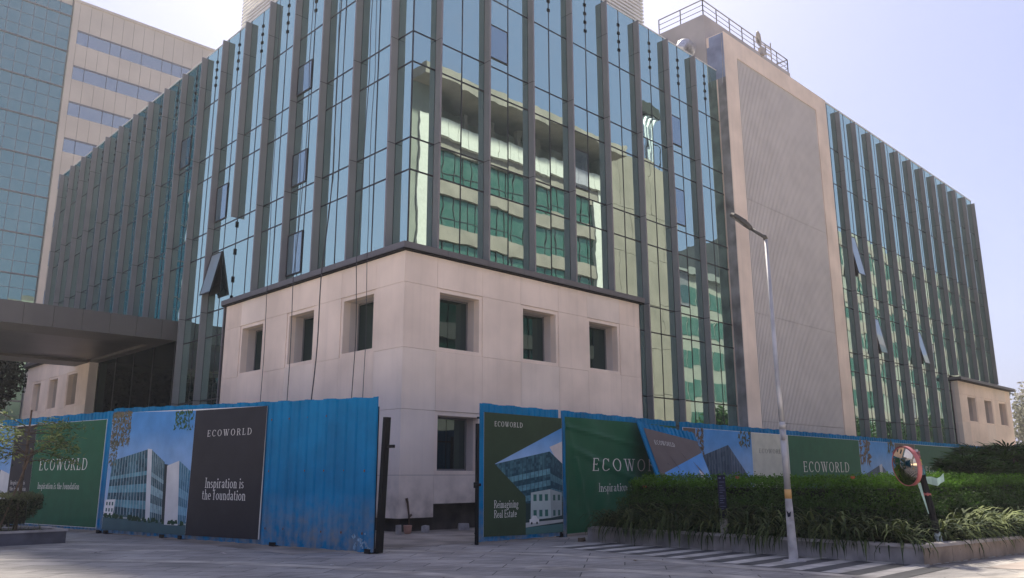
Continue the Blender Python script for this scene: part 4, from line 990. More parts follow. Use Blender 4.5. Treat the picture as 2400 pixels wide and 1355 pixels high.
# the loose panel leaning askew in front of it
pl = QuadPlane((5.56, -6.2, .0), (8.45, -6.15, -.16), (5.68, -4.78, 3.36))
H6 = thing('loose_panel', 'slumped blue steel panel with brown poster, leaning askew against the long hoarding', 'hoarding', (7.0, -5.5, 0))
hl = 3.62
child(sheet(pl, -.02, 3.16, lambda u: .2+.06*u, lambda u: hl-.02*u, period=.24, depth=.045), H6)
b = MB(); b.bar(pl.p(-.02, .05, .0), pl.p(-.02, hl, .0), .11, .06); child(b.build('edge_channel', M['blue']), H6); b = MB(); b.bar(pl.p(3.12, .25, -.03), pl.p(3.12, hl-.1, -.03), .06); child(b.build('edge_channel', M['blue']), H6)
pr = Print(pl, .02)
pr.poly([(.14, .3), (3.1, .3), (3.1, hl-.42), (.14, hl-.22)], TAUPE)
pr.sky([(.42, .4), (3.1, .4), (3.1, 2.78), (.42, 1.9)], .001)
pr.poly([(.42, .32), (3.1, .32), (3.1, 1.5), (.42, 1.5)], (.10, .2, .3), .0014)
pr.facade([(1.0, 1.2), (2.5, 1.2), (2.52, 2.02), (1.0, 1.62)], 8, 3, .002); pr.poly([(2.5, 1.2), (2.68, 1.2), (2.7, 2.06), (2.5, 2.12)], (.52, .5, .46), .0026)
pr.facade([(2.7, 1.2), (3.05, 1.2), (3.05, 1.75), (2.7, 2.04)], 4, 3, .0024)
PO = pr.build('poster', H6)
lettering(pl, [('ECOWORLD', .46, 2.86, 1.12, .15, .22)], .026, 'lettering', M['letter'], PO)
b = MB()
for (u, v, l, a) in ((1.05, 2.55, .6, -1.0), (1.75, 2.75, .45, -.9), (2.35, 2.4, .6, -.9), (2.5, 2.3, .6, -.95), (.75, 2.25, .12, -.4)):
    p0 = pl.p(u, v, .021); p1 = pl.p(u+l*math.cos(a)*.5, v+l*math.sin(a)*.5, .026); p2 = pl.p(u+l*math.cos(a), v+l*math.sin(a), .020); b.tube([p0, p1, p2], [.004, .012, .004], 6)
child(b.build('creases', mat('crease_vinyl', (.16, .13, .12), .45)), H6)

# ------------------------------------------------------------------ ropes hanging down the side facade
RP = [([(-.62, 8.76, 22.6), (-.62, 8.28, 13.71), (-.62, 8.13, 7.55), (-.62, 8.06, 4.5), (-.62, 8.0, 1.0)], .012, 'thin grey rope hanging down the side glazing nearest the missing fin'),
      ([(-.62, 5.9, 22.6), (-.62, 5.8, 13.02), (-.62, 6.16, 8.88), (-.62, 6.14, 6.48), (-.62, 6.0, 3.0)], .014, 'grey rope bowing over the coping beside the middle side window'),
      ([(-.62, 3.77, 22.6), (-.62, 3.78, 12.47), (-.62, 4.12, 8.9), (-.62, 4.29, 6.26), (-.62, 4.55, 2.5)], .02, 'thick black rope slanting across the pale wall between two side windows'),
      ([(-.62, 1.5, 22.6), (-.62, 1.82, 11.92), (-.62, 1.99, 8.81), (-.62, 1.89, 5.98), (-.62, 1.9, 2.5)], .014, 'dark rope crossing the side window nearest the corner'),
      ([(-.62, 1.32, 22.6), (-.62, 1.41, 11.81), (-.62, 1.38, 8.69), (-.62, 1.27, 5.91), (-.62, 1.27, 2.5)], .011, 'thin rope closest to the building corner, right of the other ropes')]
for pts, r_, lab in RP:
    P = [Vector(p) for p in pts]; Q = []
    for i in range(len(P)-1):
        for k in range(6):
            t = k/6; p = P[i].lerp(P[i+1], t); Q.append(p+Vector((.02*math.sin(p.z*1.3), .035*math.sin(p.z*.9+r_*300), 0)))
    Q.append(P[-1]); b = MB(); b.tube(Q, r_, 6); tag(b.build('rope', M['rope']), lab, 'rope', 'access ropes on the side facade')

# ------------------------------------------------------------------ corner planter on the right
PL = thing('planter_wall', 'low grey granite planter wall turning the street corner around the hedge', 'planter', (1.15, -14.7, 0))
poly = [(1.3, -6.5), (1.12, -14.72), (5.4, -15.35), (13, -16.6), (30, -20.0)]
def offset(poly, d):
    res = []; n = len(poly)
    for i in range(n):
        p = Vector((*poly[i], 0)); d0 = (Vector((*poly[i], 0))-Vector((*poly[i-1], 0))).normalized() if i else None
        d1 = (Vector((*poly[i+1], 0))-p).normalized() if i < n-1 else None
        ns = [Vector((-q.y, q.x, 0)) for q in (d0, d1) if q is not None]; nn = sum(ns, Vector()).normalized(); k = d/max(.3, nn.dot(ns[0])); q = p+nn*k; res.append((q.x, q.y))
    return res
def wall_run(poly, d0, d1, z0, z1, seg, mi_fn=lambda k, i: 0, gap=.006):
    b = MB(); A = offset(poly, d0); B = offset(poly, d1); k = 0
    for i in range(len(poly)-1):
        L = (Vector(A[i+1])-Vector(A[i])).length; n = max(1, int(round(L/seg)))
        for j in range(n):
            t0, t1 = j/n, (j+1)/n; g = gap/L
            t1 -= g
            q = [lerp(A[i], A[i+1], t0), lerp(A[i], A[i+1], t1), lerp(B[i], B[i+1], t1), lerp(B[i], B[i+1], t0)]; dz = random.uniform(-.003, .003); k += 1
            b.hexa([(*p, z0) for p in q]+[(*p, z1+dz) for p in q], mi_fn(k, i))
    return b
kerb2 = mat('granite_kerb_light', (.25, .225, .205), .75, 0, .28, 2.2, bump=.35, bscale=40, streak=.4)
o = wall_run(poly, 0, .16, .0, .315, 1.05, lambda k, i: random.choice((0, 0, 1)) if i == 0 else 2).build('granite_slabs', [M['kerb'], kerb2, mat('warm_lit_granite', (.33, .255, .19), .75, 0, .25, 2.2, bump=.35, bscale=40, streak=.35)]); child(o, PL)  # street-side slabs have warm sunlight mixed into their colour
o = wall_run(poly, -.035, .24, .318, .375, 1.4).build('coping_slabs', M['kerb_top']); child(o, PL)
b = MB(); b.box(1.3, 3.4, -6.5, -6.34, 0, .34); child(b.build('end_slab', M['kerb']), PL)
b = MB(); ip = offset(poly, .2); b.face([(*p, .30) for p in ip]+[(30, -11, .30), (3.2, -11, .3), (3.2, -6.4, .30)]); child(b.build('soil_bed', M['soil']), PL)
# a thin broken mortar skirt along the foot
b = MB(); A = offset(poly, -.03); B = offset(poly, .01)
for i in range(2):
    n = 30
    for j in range(n):
        if (j*7+i*3) % 5 < 2: continue
        q = [lerp(A[i], A[i+1], j/n), lerp(A[i], A[i+1], (j+1)/n), lerp(B[i], B[i+1], (j+1)/n), lerp(B[i], B[i+1], j/n)]; b.hexa([(*p, .009) for p in q]+[(*p, .018+.01*random.random()) for p in q])
child(b.build('mortar_skirt', M['band']), PL)

def hedge(name, boxes, top, bottom, n, size, material, label, aspect=.5, ragged=.05):
    H = thing(name, label, 'hedge', (boxes[0][0], boxes[0][2], bottom))
    pos = []; nr = []; cv = []
    areas = []
    for (x0, x1, y0, y1, z0, z1) in boxes:
        fs = [((x0, y0, z0), (0, y1-y0, 0), (0, 0, z1-z0), (-1, 0, 0)), ((x0, y0, z0), (x1-x0, 0, 0), (0, 0, z1-z0), (0, -1, 0)), ((x0, y0, z1), (x1-x0, 0, 0), (0, y1-y0, 0), (0, 0, 1)), ((x0, y1, z0), (x1-x0, 0, 0), (0, 0, z1-z0), (0, 1, 0))]
        for f in fs:
            areas.append((np.linalg.norm(np.cross(f[1], f[2])), f))
    tot = sum(a for a, _ in areas)
    for a, (o, u, v, nn) in areas:
        k = int(n*a/tot); s_, t = rng.random(k), rng.random(k)
        p = np.array(o)+s_[:, None]*np.array(u)+t[:, None]*np.array(v)
        wob = .09*np.sin(p[:, 0]*2.3+p[:, 1]*3.1)+.06*np.sin(p[:, 1]*7.1+p[:, 2]*5+p[:, 0]*4)
        p = p+np.array(nn)*(wob+rng.normal(0, ragged, k)-.05*rng.random(k))[:, None]
        if nn[2] == 1: p[:, 2] += np.abs(rng.normal(0, ragged, k))
        pos.append(p); nr.append(np.tile(nn, (k, 1)).astype(float)); 
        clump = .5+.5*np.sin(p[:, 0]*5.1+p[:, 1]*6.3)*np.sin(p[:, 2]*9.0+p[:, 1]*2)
        young = np.clip((p[:, 2]-(z1-.16))/.16, 0, 1)      # sunlight on the clipped top, put into the leaf colour
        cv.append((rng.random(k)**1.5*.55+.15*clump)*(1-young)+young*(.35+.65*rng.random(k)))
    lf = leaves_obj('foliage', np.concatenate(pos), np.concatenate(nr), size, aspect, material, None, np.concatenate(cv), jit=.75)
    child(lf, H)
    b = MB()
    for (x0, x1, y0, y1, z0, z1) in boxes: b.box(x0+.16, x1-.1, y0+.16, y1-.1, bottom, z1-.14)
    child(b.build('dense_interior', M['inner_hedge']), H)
    return H
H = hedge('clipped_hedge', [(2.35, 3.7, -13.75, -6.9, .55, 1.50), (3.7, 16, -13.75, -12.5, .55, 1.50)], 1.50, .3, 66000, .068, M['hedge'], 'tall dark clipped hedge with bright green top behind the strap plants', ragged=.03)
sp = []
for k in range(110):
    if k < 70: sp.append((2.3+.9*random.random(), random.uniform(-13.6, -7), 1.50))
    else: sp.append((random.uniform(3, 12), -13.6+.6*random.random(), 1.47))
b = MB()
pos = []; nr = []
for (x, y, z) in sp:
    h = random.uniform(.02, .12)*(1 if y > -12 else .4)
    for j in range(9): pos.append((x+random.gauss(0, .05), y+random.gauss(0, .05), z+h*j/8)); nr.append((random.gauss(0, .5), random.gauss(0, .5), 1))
child(leaves_obj('lit_top_shoots', pos, nr, .075, .5, M['hedge'], None, rng.uniform(.45, 1, len(pos))), H)  # shoots take the bright leaf colour of the painted sunlit top
for k, (x, y) in enumerate(((2.32, -10.2), (2.3, -13.0), (2.4, -7.4))):
    b = MB()
    for j in range(7):
        a = j*.9; c = Vector((x, y, 1.57-.03*(k == 2)*8)); b.face([c, c+Vector((.05*math.cos(a), .05*math.sin(a), .03)), c+Vector((.035*math.cos(a+.5), .035*math.sin(a+.5), .07))])
    child(b.build('red_blossom', M['flower']), H)
hedge('low_hedge', [(1.95, 2.38, -13.7, -7.0, .4, 1.10), (2.38, 14, -14.1, -13.72, .4, 1.02)], 1.1, .3, 30000, .072, M['lowhedge'], 'lower loose dark hedge tier between the strap plants and the tall hedge', ragged=.08)

# strap-leaved clumps
def strap_mesh(seed, n=84, L=.92, wid=.028, light=.5):
    r_ = random.Random(seed); b = MB()
    for k in range(n):
        a = r_.uniform(0, 2*math.pi); l = L*r_.uniform(.6, 1.25); lift = r_.uniform(.45, 1.35); w0 = wid*r_.uniform(.7, 1.3); c = r_.random()**2*light*2
        bx, by = r_.gauss(0, .06), r_.gauss(0, .06); dx, dy = math.cos(a), math.sin(a); prev = None; n_ = 6
        th = lift; x = z = 0
        for i in range(n_+1):
            t = i/n_; ww = w0*(1-t**2.2)*(.6+.4*min(1, t*4))
            p = Vector((bx+dx*x, by+dy*x, .02+z)); sd_ = Vector((-dy, dx, .15))*ww
            q = (p-sd_, p+sd_)
            if prev: b.face([prev[0], prev[1], q[1], q[0]], 0, (c*(.7+.5*t),)*3)
            prev = q; x += math.cos(th)*l/n_; z += math.sin(th)*l/n_; th -= (.28+.10*i)*r_.uniform(.7, 1.2)*.9
    me_o = b.build('strap_leaf_clump', M['strap'], None, col=True); return me_o
var = [strap_mesh(s_, light=li) for s_, li in ((1, .3), (2, .45), (3, .6), (4, .8))]
used = [False]*4
spots = []
y = -6.75; k = 0
while y > -14.3:
    spots.append((1.52+random.uniform(-.06, .14), y, random.uniform(.9, 1.2), random.choice((0, 0, 1, 2)))); y -= random.uniform(.30, .42)
y = -7.0
while y > -13.6:
    spots.append((1.82+random.uniform(-.06, .1), y, random.uniform(1.0, 1.35), random.choice((0, 1, 1, 2)))); y -= random.uniform(.42, .6)
x = 1.75
while x < 12:
    spots.append((x, -14.55-.15*(x-1.5)*.62+random.uniform(-.05, .12), random.uniform(.8, 1.1), random.choice((2, 3, 3, 1)))); x += random.uniform(.34, .5)
x = 2.2
while x < 12:
    spots.append((x, -14.2-.08*(x-1.5)+random.uniform(-.05, .1), random.uniform(.9, 1.25), random.choice((1, 2, 3)))); x += random.uniform(.5, .75)
DESC = ['dark green', 'mid green', 'yellow-tinged', 'pale variegated']
spots = [s_ for s_ in spots if not (abs(s_[1]+10.35) < .22 and s_[0] < 1.75) and not (abs(s_[0]-2.05) < .38 and s_[1] < -13.9)]
for i, (x, y, sc, v) in enumerate(spots):
    o = var[v] if not used[v] else var[v].copy()
    if used[v]: COL.objects.link(o)
    used[v] = True
    o.location = (x, y, .30); o.rotation_euler = (0, 0, random.uniform(0, 6.28)); o.scale = (sc, sc, sc*random.uniform(.85, 1.1))
    front = x < 2.0 and y > -14.4
    tag(o, f"{DESC[v]} strap-leaved clump " + ('along the planter wall facing the striped paving' if front else 'along the street side of the planter, right of the traffic mirror'), 'plant', ('front ' if front else 'side ')+DESC[v]+' strap-leaved clumps')

# tall fan-leaved shrubs beyond the hedge
def palm_mesh(seed, n=300, hgt=2.4, rad=1.0):
    r_ = random.Random(seed); b = MB()
    for k in range(n):
        a = r_.uniform(0, 2*math.pi); z0 = hgt*r_.uniform(.15, 1.0)**.8; rr = rad*r_.random()**.4*math.sqrt(max(.08, 1-(max(0, z0/hgt-.35)/.68)**2)); c = Vector((rr*math.cos(a), rr*math.sin(a), z0*.85))
        d = Vector((math.cos(a), math.sin(a), r_.uniform(.1, 1.1))).normalized(); sd_ = d.cross(Vector((0, 0, 1))).normalized(); up = sd_.cross(d); cc = r_.random()
        m_ = 9
        for j in range(m_):
            f = (j-(m_-1)/2)/((m_-1)/2)*1.25; dd = (d*math.cos(f)+sd_*math.sin(f)).normalized(); L = .42*r_.uniform(.8, 1.2); wv = dd.cross(up).normalized()*.026
            mid = c+dd*L*.6; tip = c+dd*L-up*.09*r_.uniform(0, 1.6)
            b.face([c, mid-wv, tip, mid+wv], 0, (cc*(.7+.3*r_.random()),)*3)
    return b
for (x, y, s_, lab) in ((14.2, -11.6, .92, 'fan-leaved shrub rising above the hedge, left one of the dark group at right edge'), (16.2, -12.4, 1.10, 'tall fan-leaved shrub above the hedge, middle of the dark group'), (17.6, -13.6, 1.16, 'broad fan-leaved shrub cut by the right picture edge'), (18.5, -11.0, 1.12, 'fan-leaved shrub set back behind the middle one, near the hoarding')):
    T = thing('fan_leaf_shrub', lab, 'shrub', (x, y, .3), 'fan-leaved shrubs beyond the hedge')
    o = palm_mesh(int(x*10)).build('foliage', M['palm'], T, col=True); o.scale = (s_*1.35, s_*1.35, s_)
    b = MB()
    for k in range(9): a = k*.7; b.tube([(.3*math.cos(a), .3*math.sin(a), 0), (.6*math.cos(a), .6*math.sin(a), 1.7*s_)], .025, 6)
    b.build('stems', M['bark'], T)

# ------------------------------------------------------------------ street lamp
SL = thing('street_lamp', 'leaning grey lamp post with single arm, amber band and cement foot, in front of planter', 'street lamp', (.2, -12.56, 0))
b = MB(); b.tube([(.2, -12.56, 2.6), (.19, -12.54, 3.4), (.18, -12.51, 6.62)], [.054, .05, .036], 14); child(b.build('pole', M['pole'], None, True), SL)
b = MB(); b.tube([(.21, -12.57, 1.38), (.2, -12.56, 2.6)], [.064, .062], 14); b.tube([(.2, -12.56, 2.58), (.2, -12.56, 2.72)], [.070, .058], 14); b.box(.11, .15, -12.64, -12.56, 2.35, 2.55); child(b.build('lower_shaft', M['pole'], None, True), SL)
b = MB(); b.tube([(.21, -12.57, 1.20), (.21, -12.57, 1.38)], .068, 14); child(b.build('amber_band', M['orange'], None, True), SL)
b = MB(); b.tube([(.22, -12.58, 0), (.22, -12.58, .05), (.215, -12.575, .5), (.21, -12.57, 1.2)], [.14, .09, .083, .066], 14); b.tube([(.22, -12.58, 0), (.22, -12.58, .03)], [.26, .2], 10); child(b.build('cement_foot', M['pole_cem'], None, True), SL)
b = MB(); b.face([(.128, -12.63, .86), (.128, -12.57, .84), (.128, -12.55, .98), (.128, -12.60, .92), (.128, -12.65, .96)]); child(b.build('torn_sticker', M['navy']), SL)
hd = Vector((.03, -12.22, 6.9)); root = Vector((.18, -12.51, 6.6)); dr = (hd-root).normalized()
b = MB(); b.tube([root, root+Vector((-.01, .02, .07)), root.lerp(hd, .2)+Vector((0, 0, .03)), root.lerp(hd, .98)], [.048, .045, .036, .034], 10); child(b.build('arm', M['lamp'], None, True), SL)
sdv = dr.cross(Vector((0, 0, 1))).normalized(); upv = sdv.cross(dr)
b = MB(); prof = [(-.05, .05, .05), (.06, .10, .07), (.2, .135, .075), (.42, .13, .06), (.5, .08, .035)]
def ring(t, wv, hv): c = hd+dr*t; return [c-sdv*wv, c-sdv*wv*.75+upv*hv, c+sdv*wv*.75+upv*hv, c+sdv*wv, c+sdv*wv*.8-upv*.03, c-sdv*wv*.8-upv*.03]
rs = [ring(*p) for p in prof]
for i in range(len(rs)-1):
    for k in range(6): b.face([rs[i][k], rs[i][(k+1) % 6], rs[i+1][(k+1) % 6], rs[i+1][k]])
b.face(rs[0]); b.face(rs[-1][::-1])
b.hexa([hd+dr*.12-sdv*.012+upv*.07, hd+dr*.4-sdv*.012+upv*.06, hd+dr*.4+sdv*.012+upv*.06, hd+dr*.12+sdv*.012+upv*.07, hd+dr*.14-sdv*.01+upv*.10, hd+dr*.38-sdv*.01+upv*.085, hd+dr*.38+sdv*.01+upv*.085, hd+dr*.14+sdv*.01+upv*.10])
LH = child(b.build('lamp_head', M['lamp']), SL)
b = MB(); b.face([hd+dr*.13-sdv*.085-upv*.033, hd+dr*.13+sdv*.085-upv*.033, hd+dr*.42+sdv*.085-upv*.033, hd+dr*.42-sdv*.085-upv*.033]); b.build('lamp_lens', M['lens'], LH)

# ------------------------------------------------------------------ information totem in the planter
IT = thing('information_totem', 'slim navy information totem on a concrete stub among strap plants', 'sign', (1.36, -10.35, .3))
pu = Vector((-.6, .8, 0)); 
c0 = Vector((1.36, -10.35, 0)); fu = Vector((.64, -.77, 0)); fn = Vector((-.77, -.64, 0))
def slab(b, u0, u1, z0, z1, d0, d1): b.hexa([c0+fu*u0+fn*d1+Vector((0, 0, z0)), c0+fu*u1+fn*d1+Vector((0, 0, z0)), c0+fu*u1+fn*d0+Vector((0, 0, z0)), c0+fu*u0+fn*d0+Vector((0, 0, z0)), c0+fu*u0+fn*d1+Vector((0, 0, z1)), c0+fu*u1+fn*d1+Vector((0, 0, z1)), c0+fu*u1+fn*d0+Vector((0, 0, z1)), c0+fu*u0+fn*d0+Vector((0, 0, z1))])
b = MB(); slab(b, -.085, .085, .70, 1.66, -.03, .03); child(b.build('panel', M['navy']), IT)
b = MB(); slab(b, -.08, .08, .28, .70, -.05, .045); child(b.build('concrete_stub', M['pole_cem']), IT)
b = MB()
zz = 1.50
for k in range(11):
    slab(b, -.06, .06-.05*((k*5) % 3)/2, zz, zz+.012, .031, .034); zz -= .05 if k % 4 else .08
slab(b, -.065, -.01, 1.58, 1.61, .031, .034); slab(b, .04, .07, 1.58, 1.612, .031, .034)
child(b.build('printed_text', M['info']), IT)

# ------------------------------------------------------------------ convex traffic mirror on its wrapped post
TM = thing('traffic_mirror', 'red-rimmed convex traffic mirror on a crooked post wrapped in torn posters', 'traffic mirror', (.61, -15.0, .3))
TM.location = (2.21, -14.42, .3)
c = Vector((2.12, -14.22, 1.83)); ax = Vector((-.84, .53, -.08)).normalized(); s1 = ax.cross(Vector((0, 0, 1))).normalized(); s2 = s1.cross(ax)
Rm_ = .395; N = 40
def mp(r_, a, d): return c+s1*(r_*math.cos(a))+s2*(r_*math.sin(a))+ax*d
b = MB(); rings = 9
for i in range(rings):
    r0, r1 = Rm_*.95*i/rings, Rm_*.95*(i+1)/rings; dpt = lambda r_: .045+.09*(1-(r_/Rm_)**2)
    for k in range(N):
        a0, a1 = 2*math.pi*k/N, 2*math.pi*(k+1)/N
        q = [mp(r0, a0, dpt(r0)), mp(r1, a0, dpt(r1)), mp(r1, a1, dpt(r1)), mp(r0, a1, dpt(r0))]; b.face(q if i else q[1:])
mm = bpy.data.materials.new('mirror_acrylic'); mm.use_nodes = True; pb = mm.node_tree.nodes['Principled BSDF']; pb.inputs['Base Color'].default_value = (.85, .70, .50, 1); pb.inputs['Metallic'].default_value = 1; pb.inputs['Roughness'].default_value = .05
child(b.build('mirror_face', mm, None, True), TM)
b = MB()
for k in range(N):
    a0, a1 = 2*math.pi*k/N, 2*math.pi*(k+1)/N
    for (ra, da, rb, db) in ((.95, .045, .96, .06), (.96, .06, .995, .055), (.995, .055, 1.005, -.035), (1.005, -.035, .5, -.11), (.5, -.15, 0, -.16)):
        b.face([mp(Rm_*ra, a0, da), mp(Rm_*rb, a0, db), mp(Rm_*rb, a1, db), mp(Rm_*ra, a1, da)])
child(b.build('rim', M['red'], None, True), TM)
b = MB(); nn = 22
for k in range(nn):
    a0, a1 = R(40)+R(100)*k/nn, R(40)+R(100)*(k+1)/nn
    for (ra, da, rb, db) in ((1.015, -.03, 1.03, .06), (1.035, .06, 1.02, -.03)): b.face([mp(Rm_*ra, a0, da), mp(Rm_*rb, a0, db), mp(Rm_*rb, a1, db), mp(Rm_*ra, a1, da)])
child(b.build('hood', M['red'], None, True), TM)
pp = [Vector((2.33, -14.62, .3)), Vector((2.28, -14.55, .9)), Vector((2.25, -14.48, 1.4)), Vector((2.26, -14.41, 1.85)), Vector((2.27, -14.37, 2.16))]
b = MB(); b.tube(pp, .04, 10); b.bar(pp[3]-Vector((0, 0, .1)), c+Vector((.1, .03, 0)), .05); child(b.build('post', M['pole'], None), TM)
def wrap(name, t0, t1, r_, material, seed=1, n=12):
    r2_ = random.Random(seed); b = MB(); m_ = 8
    def at(t):
        f = t*(len(pp)-1); i = min(int(f), len(pp)-2); return pp[i].lerp(pp[i+1], f-i)
    prev = None
    for i in range(m_+1):
        t = t0+(t1-t0)*i/m_; cc = at(t); rg = [cc+Vector((math.cos(2*math.pi*k/n), math.sin(2*math.pi*k/n), 0))*r_*r2_.uniform(.85, 1.2)+Vector((0, 0, r2_.uniform(-.03, .03) if i in (0, m_) else 0)) for k in range(n)]
        if prev:
            for k in range(n): b.face([prev[k], prev[(k+1) % n], rg[(k+1) % n], rg[k]])
        prev = rg
    return child(b.build(name, material), TM)
wrap('black_wrap', .10, .66, .062, M['black'], 3)
wrap('white_wrap', -.02, .13, .058, mat('faded_poster', (.48, .55, .54), .7, 0, .15, 9), 4)
wrap('teal_wrap', .64, .74, .07, mat('teal_poster', (.05, .17, .19), .6, 0, .3, 9), 5)
wrap('yellow_wrap', .76, .86, .055, mat('yellow_poster', (.50, .42, .09), .6, 0, .4, 14, col2=(.12, .14, .05)), 6)
wrap('pink_wrap', .86, .97, .055, mat('pink_poster', (.40, .13, .16), .6, 0, .4, 14, col2=(.1, .05, .05)), 8)
wrap('red_tie', .43, .45, .075, M['red'], 7)
mint = mat('mint_cloth', (.42, .58, .48), .8, 0, .15, 6)
b = MB(); o_ = Vector((2.28, -14.5, 1.62)); du = Vector((.62, -.75, .02))
ss = [(0, .0, .12), (.1, .0, .16), (.2, -.035, .15), (.3, -.01, .12), (.38, .06, .16)]
for i in range(len(ss)-1):
    (u0, z0, h0), (u1, z1, h1) = ss[i], ss[i+1]; wv = lambda k: Vector((.03*math.sin(k*2.1), .03*math.cos(k*1.7), 0))
    for e in (0, .006): b.face([o_+du*u0+Vector((e, e, z0-h0))+wv(i), o_+du*u1+Vector((e, e, z1-h1))+wv(i+1), o_+du*u1+Vector((e, e, z1))+wv(i+1), o_+du*u0+Vector((e, e, z0))+wv(i)])
child(b.build('torn_cloth', mint), TM)
b = MB()
for k in range(8):
    p0 = pp[2].lerp(pp[1], k/8*1.2)+Vector((-.07, .055, .1)); p1 = pp[2].lerp(pp[1], (k+1)/8*1.2)+Vector((-.07, .055, .1)); wv = .05*(1-k/10)
    for e in (0, .005): b.face([p0+Vector((-wv+e, wv, 0)), p0+Vector((e, 0, 0)), p1+Vector((e, 0, 0)), p1+Vector((-wv*.8+e, wv*.8, 0))])
child(b.build('hanging_strip', mint), TM)

# ------------------------------------------------------------------ left planter, clipped bush and young tree
LP = thing('planter_box', 'low dark stone planter box at lower left under the young tree', 'planter', (-8.5, 3, 0))
b = MB(); b.box(-13.5, -8.46, 2.86, 2.98, 0, .29); b.box(-8.58, -8.46, 2.985, 4.6, 0, .29); b.box(-13.5, -8.46, 4.605, 4.7, 0, .29); child(b.build('wall', mat('bluestone', (.085, .083, .098), .6, 0, .25, 2.5, bump=.3, bscale=30)), LP)
b = MB(); b.box(-13.5, -8.43, 2.83, 3.03, .293, .345); b.box(-8.63, -8.43, 3.033, 4.6, .293, .345); b.box(-13.5, -8.43, 4.58, 4.73, .293, .343) ; child(b.build('coping', M['kerb_top']), LP)
b = MB(); b.face([(-13.5, 3.0, .27), (-8.5, 3.0, .27), (-8.5, 4.6, .27), (-13.5, 4.6, .27)]); child(b.build('soil', M['soil']), LP)
BU = thing('clipped_bush', 'flat-topped clipped bush in the planter box at lower left', 'bush', (-9.7, 3.6, .28))
n = 9000; th = rng.uniform(0, 2*math.pi, n); ph = rng.random(n)
px = -10.6+1.62*np.sign(np.cos(th))*np.abs(np.cos(th))**.6; py = 3.65+.62*np.sign(np.sin(th))*np.abs(np.sin(th))**.6; pz = .42+.78*ph**.55
topm = rng.random(n) < .35
rr_ = np.sqrt(rng.random(n)); px = np.where(topm, -10.6+(px+10.6)*rr_, px); py = np.where(topm, 3.65+(py-3.65)*rr_, py); pz = np.where(topm, 1.2+rng.normal(0, .03, n), pz)
tap = .72+.28*np.clip((pz-.4)/.5, 0, 1); px = -10.6+(px+10.6)*tap+rng.normal(0, .04, n); py = 3.65+(py-3.65)*tap+rng.normal(0, .04, n)
nr = np.stack([np.cos(th)*.8, np.sin(th)*.8, np.where(topm, 1.2, .2)], 1)
child(leaves_obj('foliage', np.stack([px, py, pz], 1), nr, .062, .5, M['boxleaf'], None, np.where(pz > 1.1, .5, .0)+.5*rng.random(n)), BU)
b = MB(); b.box(-11.8, -9.35, 3.25, 4.05, .5, 1.1)
for k in range(8): b.tube([(-11.6+k*.3, 3.6, .27), (-11.7+k*.32, 3.55, .8)], .03, 6)
child(b.build('branches', M['inner_hedge']), BU)
b = MB()
for k in range(46):
    x, y = random.uniform(-11.6, -8.95), random.uniform(3.02, 3.2); a = random.uniform(0, 6.28); l = random.uniform(.18, .42); p = Vector((x, y, .28)); q = p+Vector((math.cos(a)*l*.5, math.sin(a)*l*.3-.03, l)); sd_ = Vector((.008, 0, 0)); b.face([p-sd_, p+sd_, q])
tag(b.build('grass_tuft', M['boxleaf'], None, col=True), 'thin grass blades at the foot of the clipped bush', 'grass')['kind'] = 'stuff'
YT_ = thing('young_tree', 'small spreading young tree tied to timber stakes, in front of the green banner', 'tree', (-9.55, 3.3, .28))
b = MB(); tb = Vector((-9.55, 3.25, .28)); b.tube([tb, tb+Vector((.01, 0, 1.2)), tb+Vector((.06, .0, 2.1)), tb+Vector((.04, .0, 2.7))], [.04, .034, .026, .014], 8); child(b.build('trunk', M['bark'], None, True), YT_)
b = MB(); b.tube([(-9.95, 3.15, .3), (-9.5, 3.22, 1.9), (-9.38, 3.24, 2.35)], .026, 7); b.tube([(-9.50, 3.34, .3), (-9.50, 3.3, 3.35)], .024, 7); b.tube([(-9.52, 3.21, 1.86), (-9.5, 3.33, 1.94)], .045, 8); child(b.build('stake', M['stake']), YT_)
tips = []; b = MB()
r_ = random.Random(5)
for k in range(26):
    a = r_.choice((0, math.pi))+r_.gauss(0, .75); z = r_.uniform(1.7, 2.65); L = r_.uniform(.7, 1.5)*(1.1 if math.cos(a) > 0 else 1.25); p = tb+Vector((.04, 0, z)); pts = [p]
    el = r_.uniform(-.05, .55)
    for j in range(4):
        p = p+Vector((math.cos(a)*math.cos(el), math.sin(a)*math.cos(el)*.8, math.sin(el)))*L/4; a += r_.gauss(0, .22); el -= r_.uniform(.02, .22); pts.append(p)
        if j > 0:
            q = p+Vector((r_.gauss(0, .18), r_.gauss(0, .18), r_.uniform(-.03, .12))); b.tube([p, q], [.006, .003], 5); tips += [p, q, p.lerp(q, .5)]
    b.tube(pts, [.014, .012, .009, .006, .004], 6)
child(b.build('branches', M['bark']), YT_)
pos = []; 
for t_ in tips:
    for j in range(r_.choice((5, 6, 8, 9))): pos.append((t_.x+r_.gauss(0, .10), t_.y+r_.gauss(0, .10), t_.z+r_.gauss(0, .055)))
pos = [p for p in pos if p[2] < 3.45]
child(leaves_obj('crown', pos, np.tile([0, 0, 1.], (len(pos), 1)), .135, .30, M['treeleaf'], None, rng.random(len(pos))**1.2, jit=.55, droop=.4), YT_)

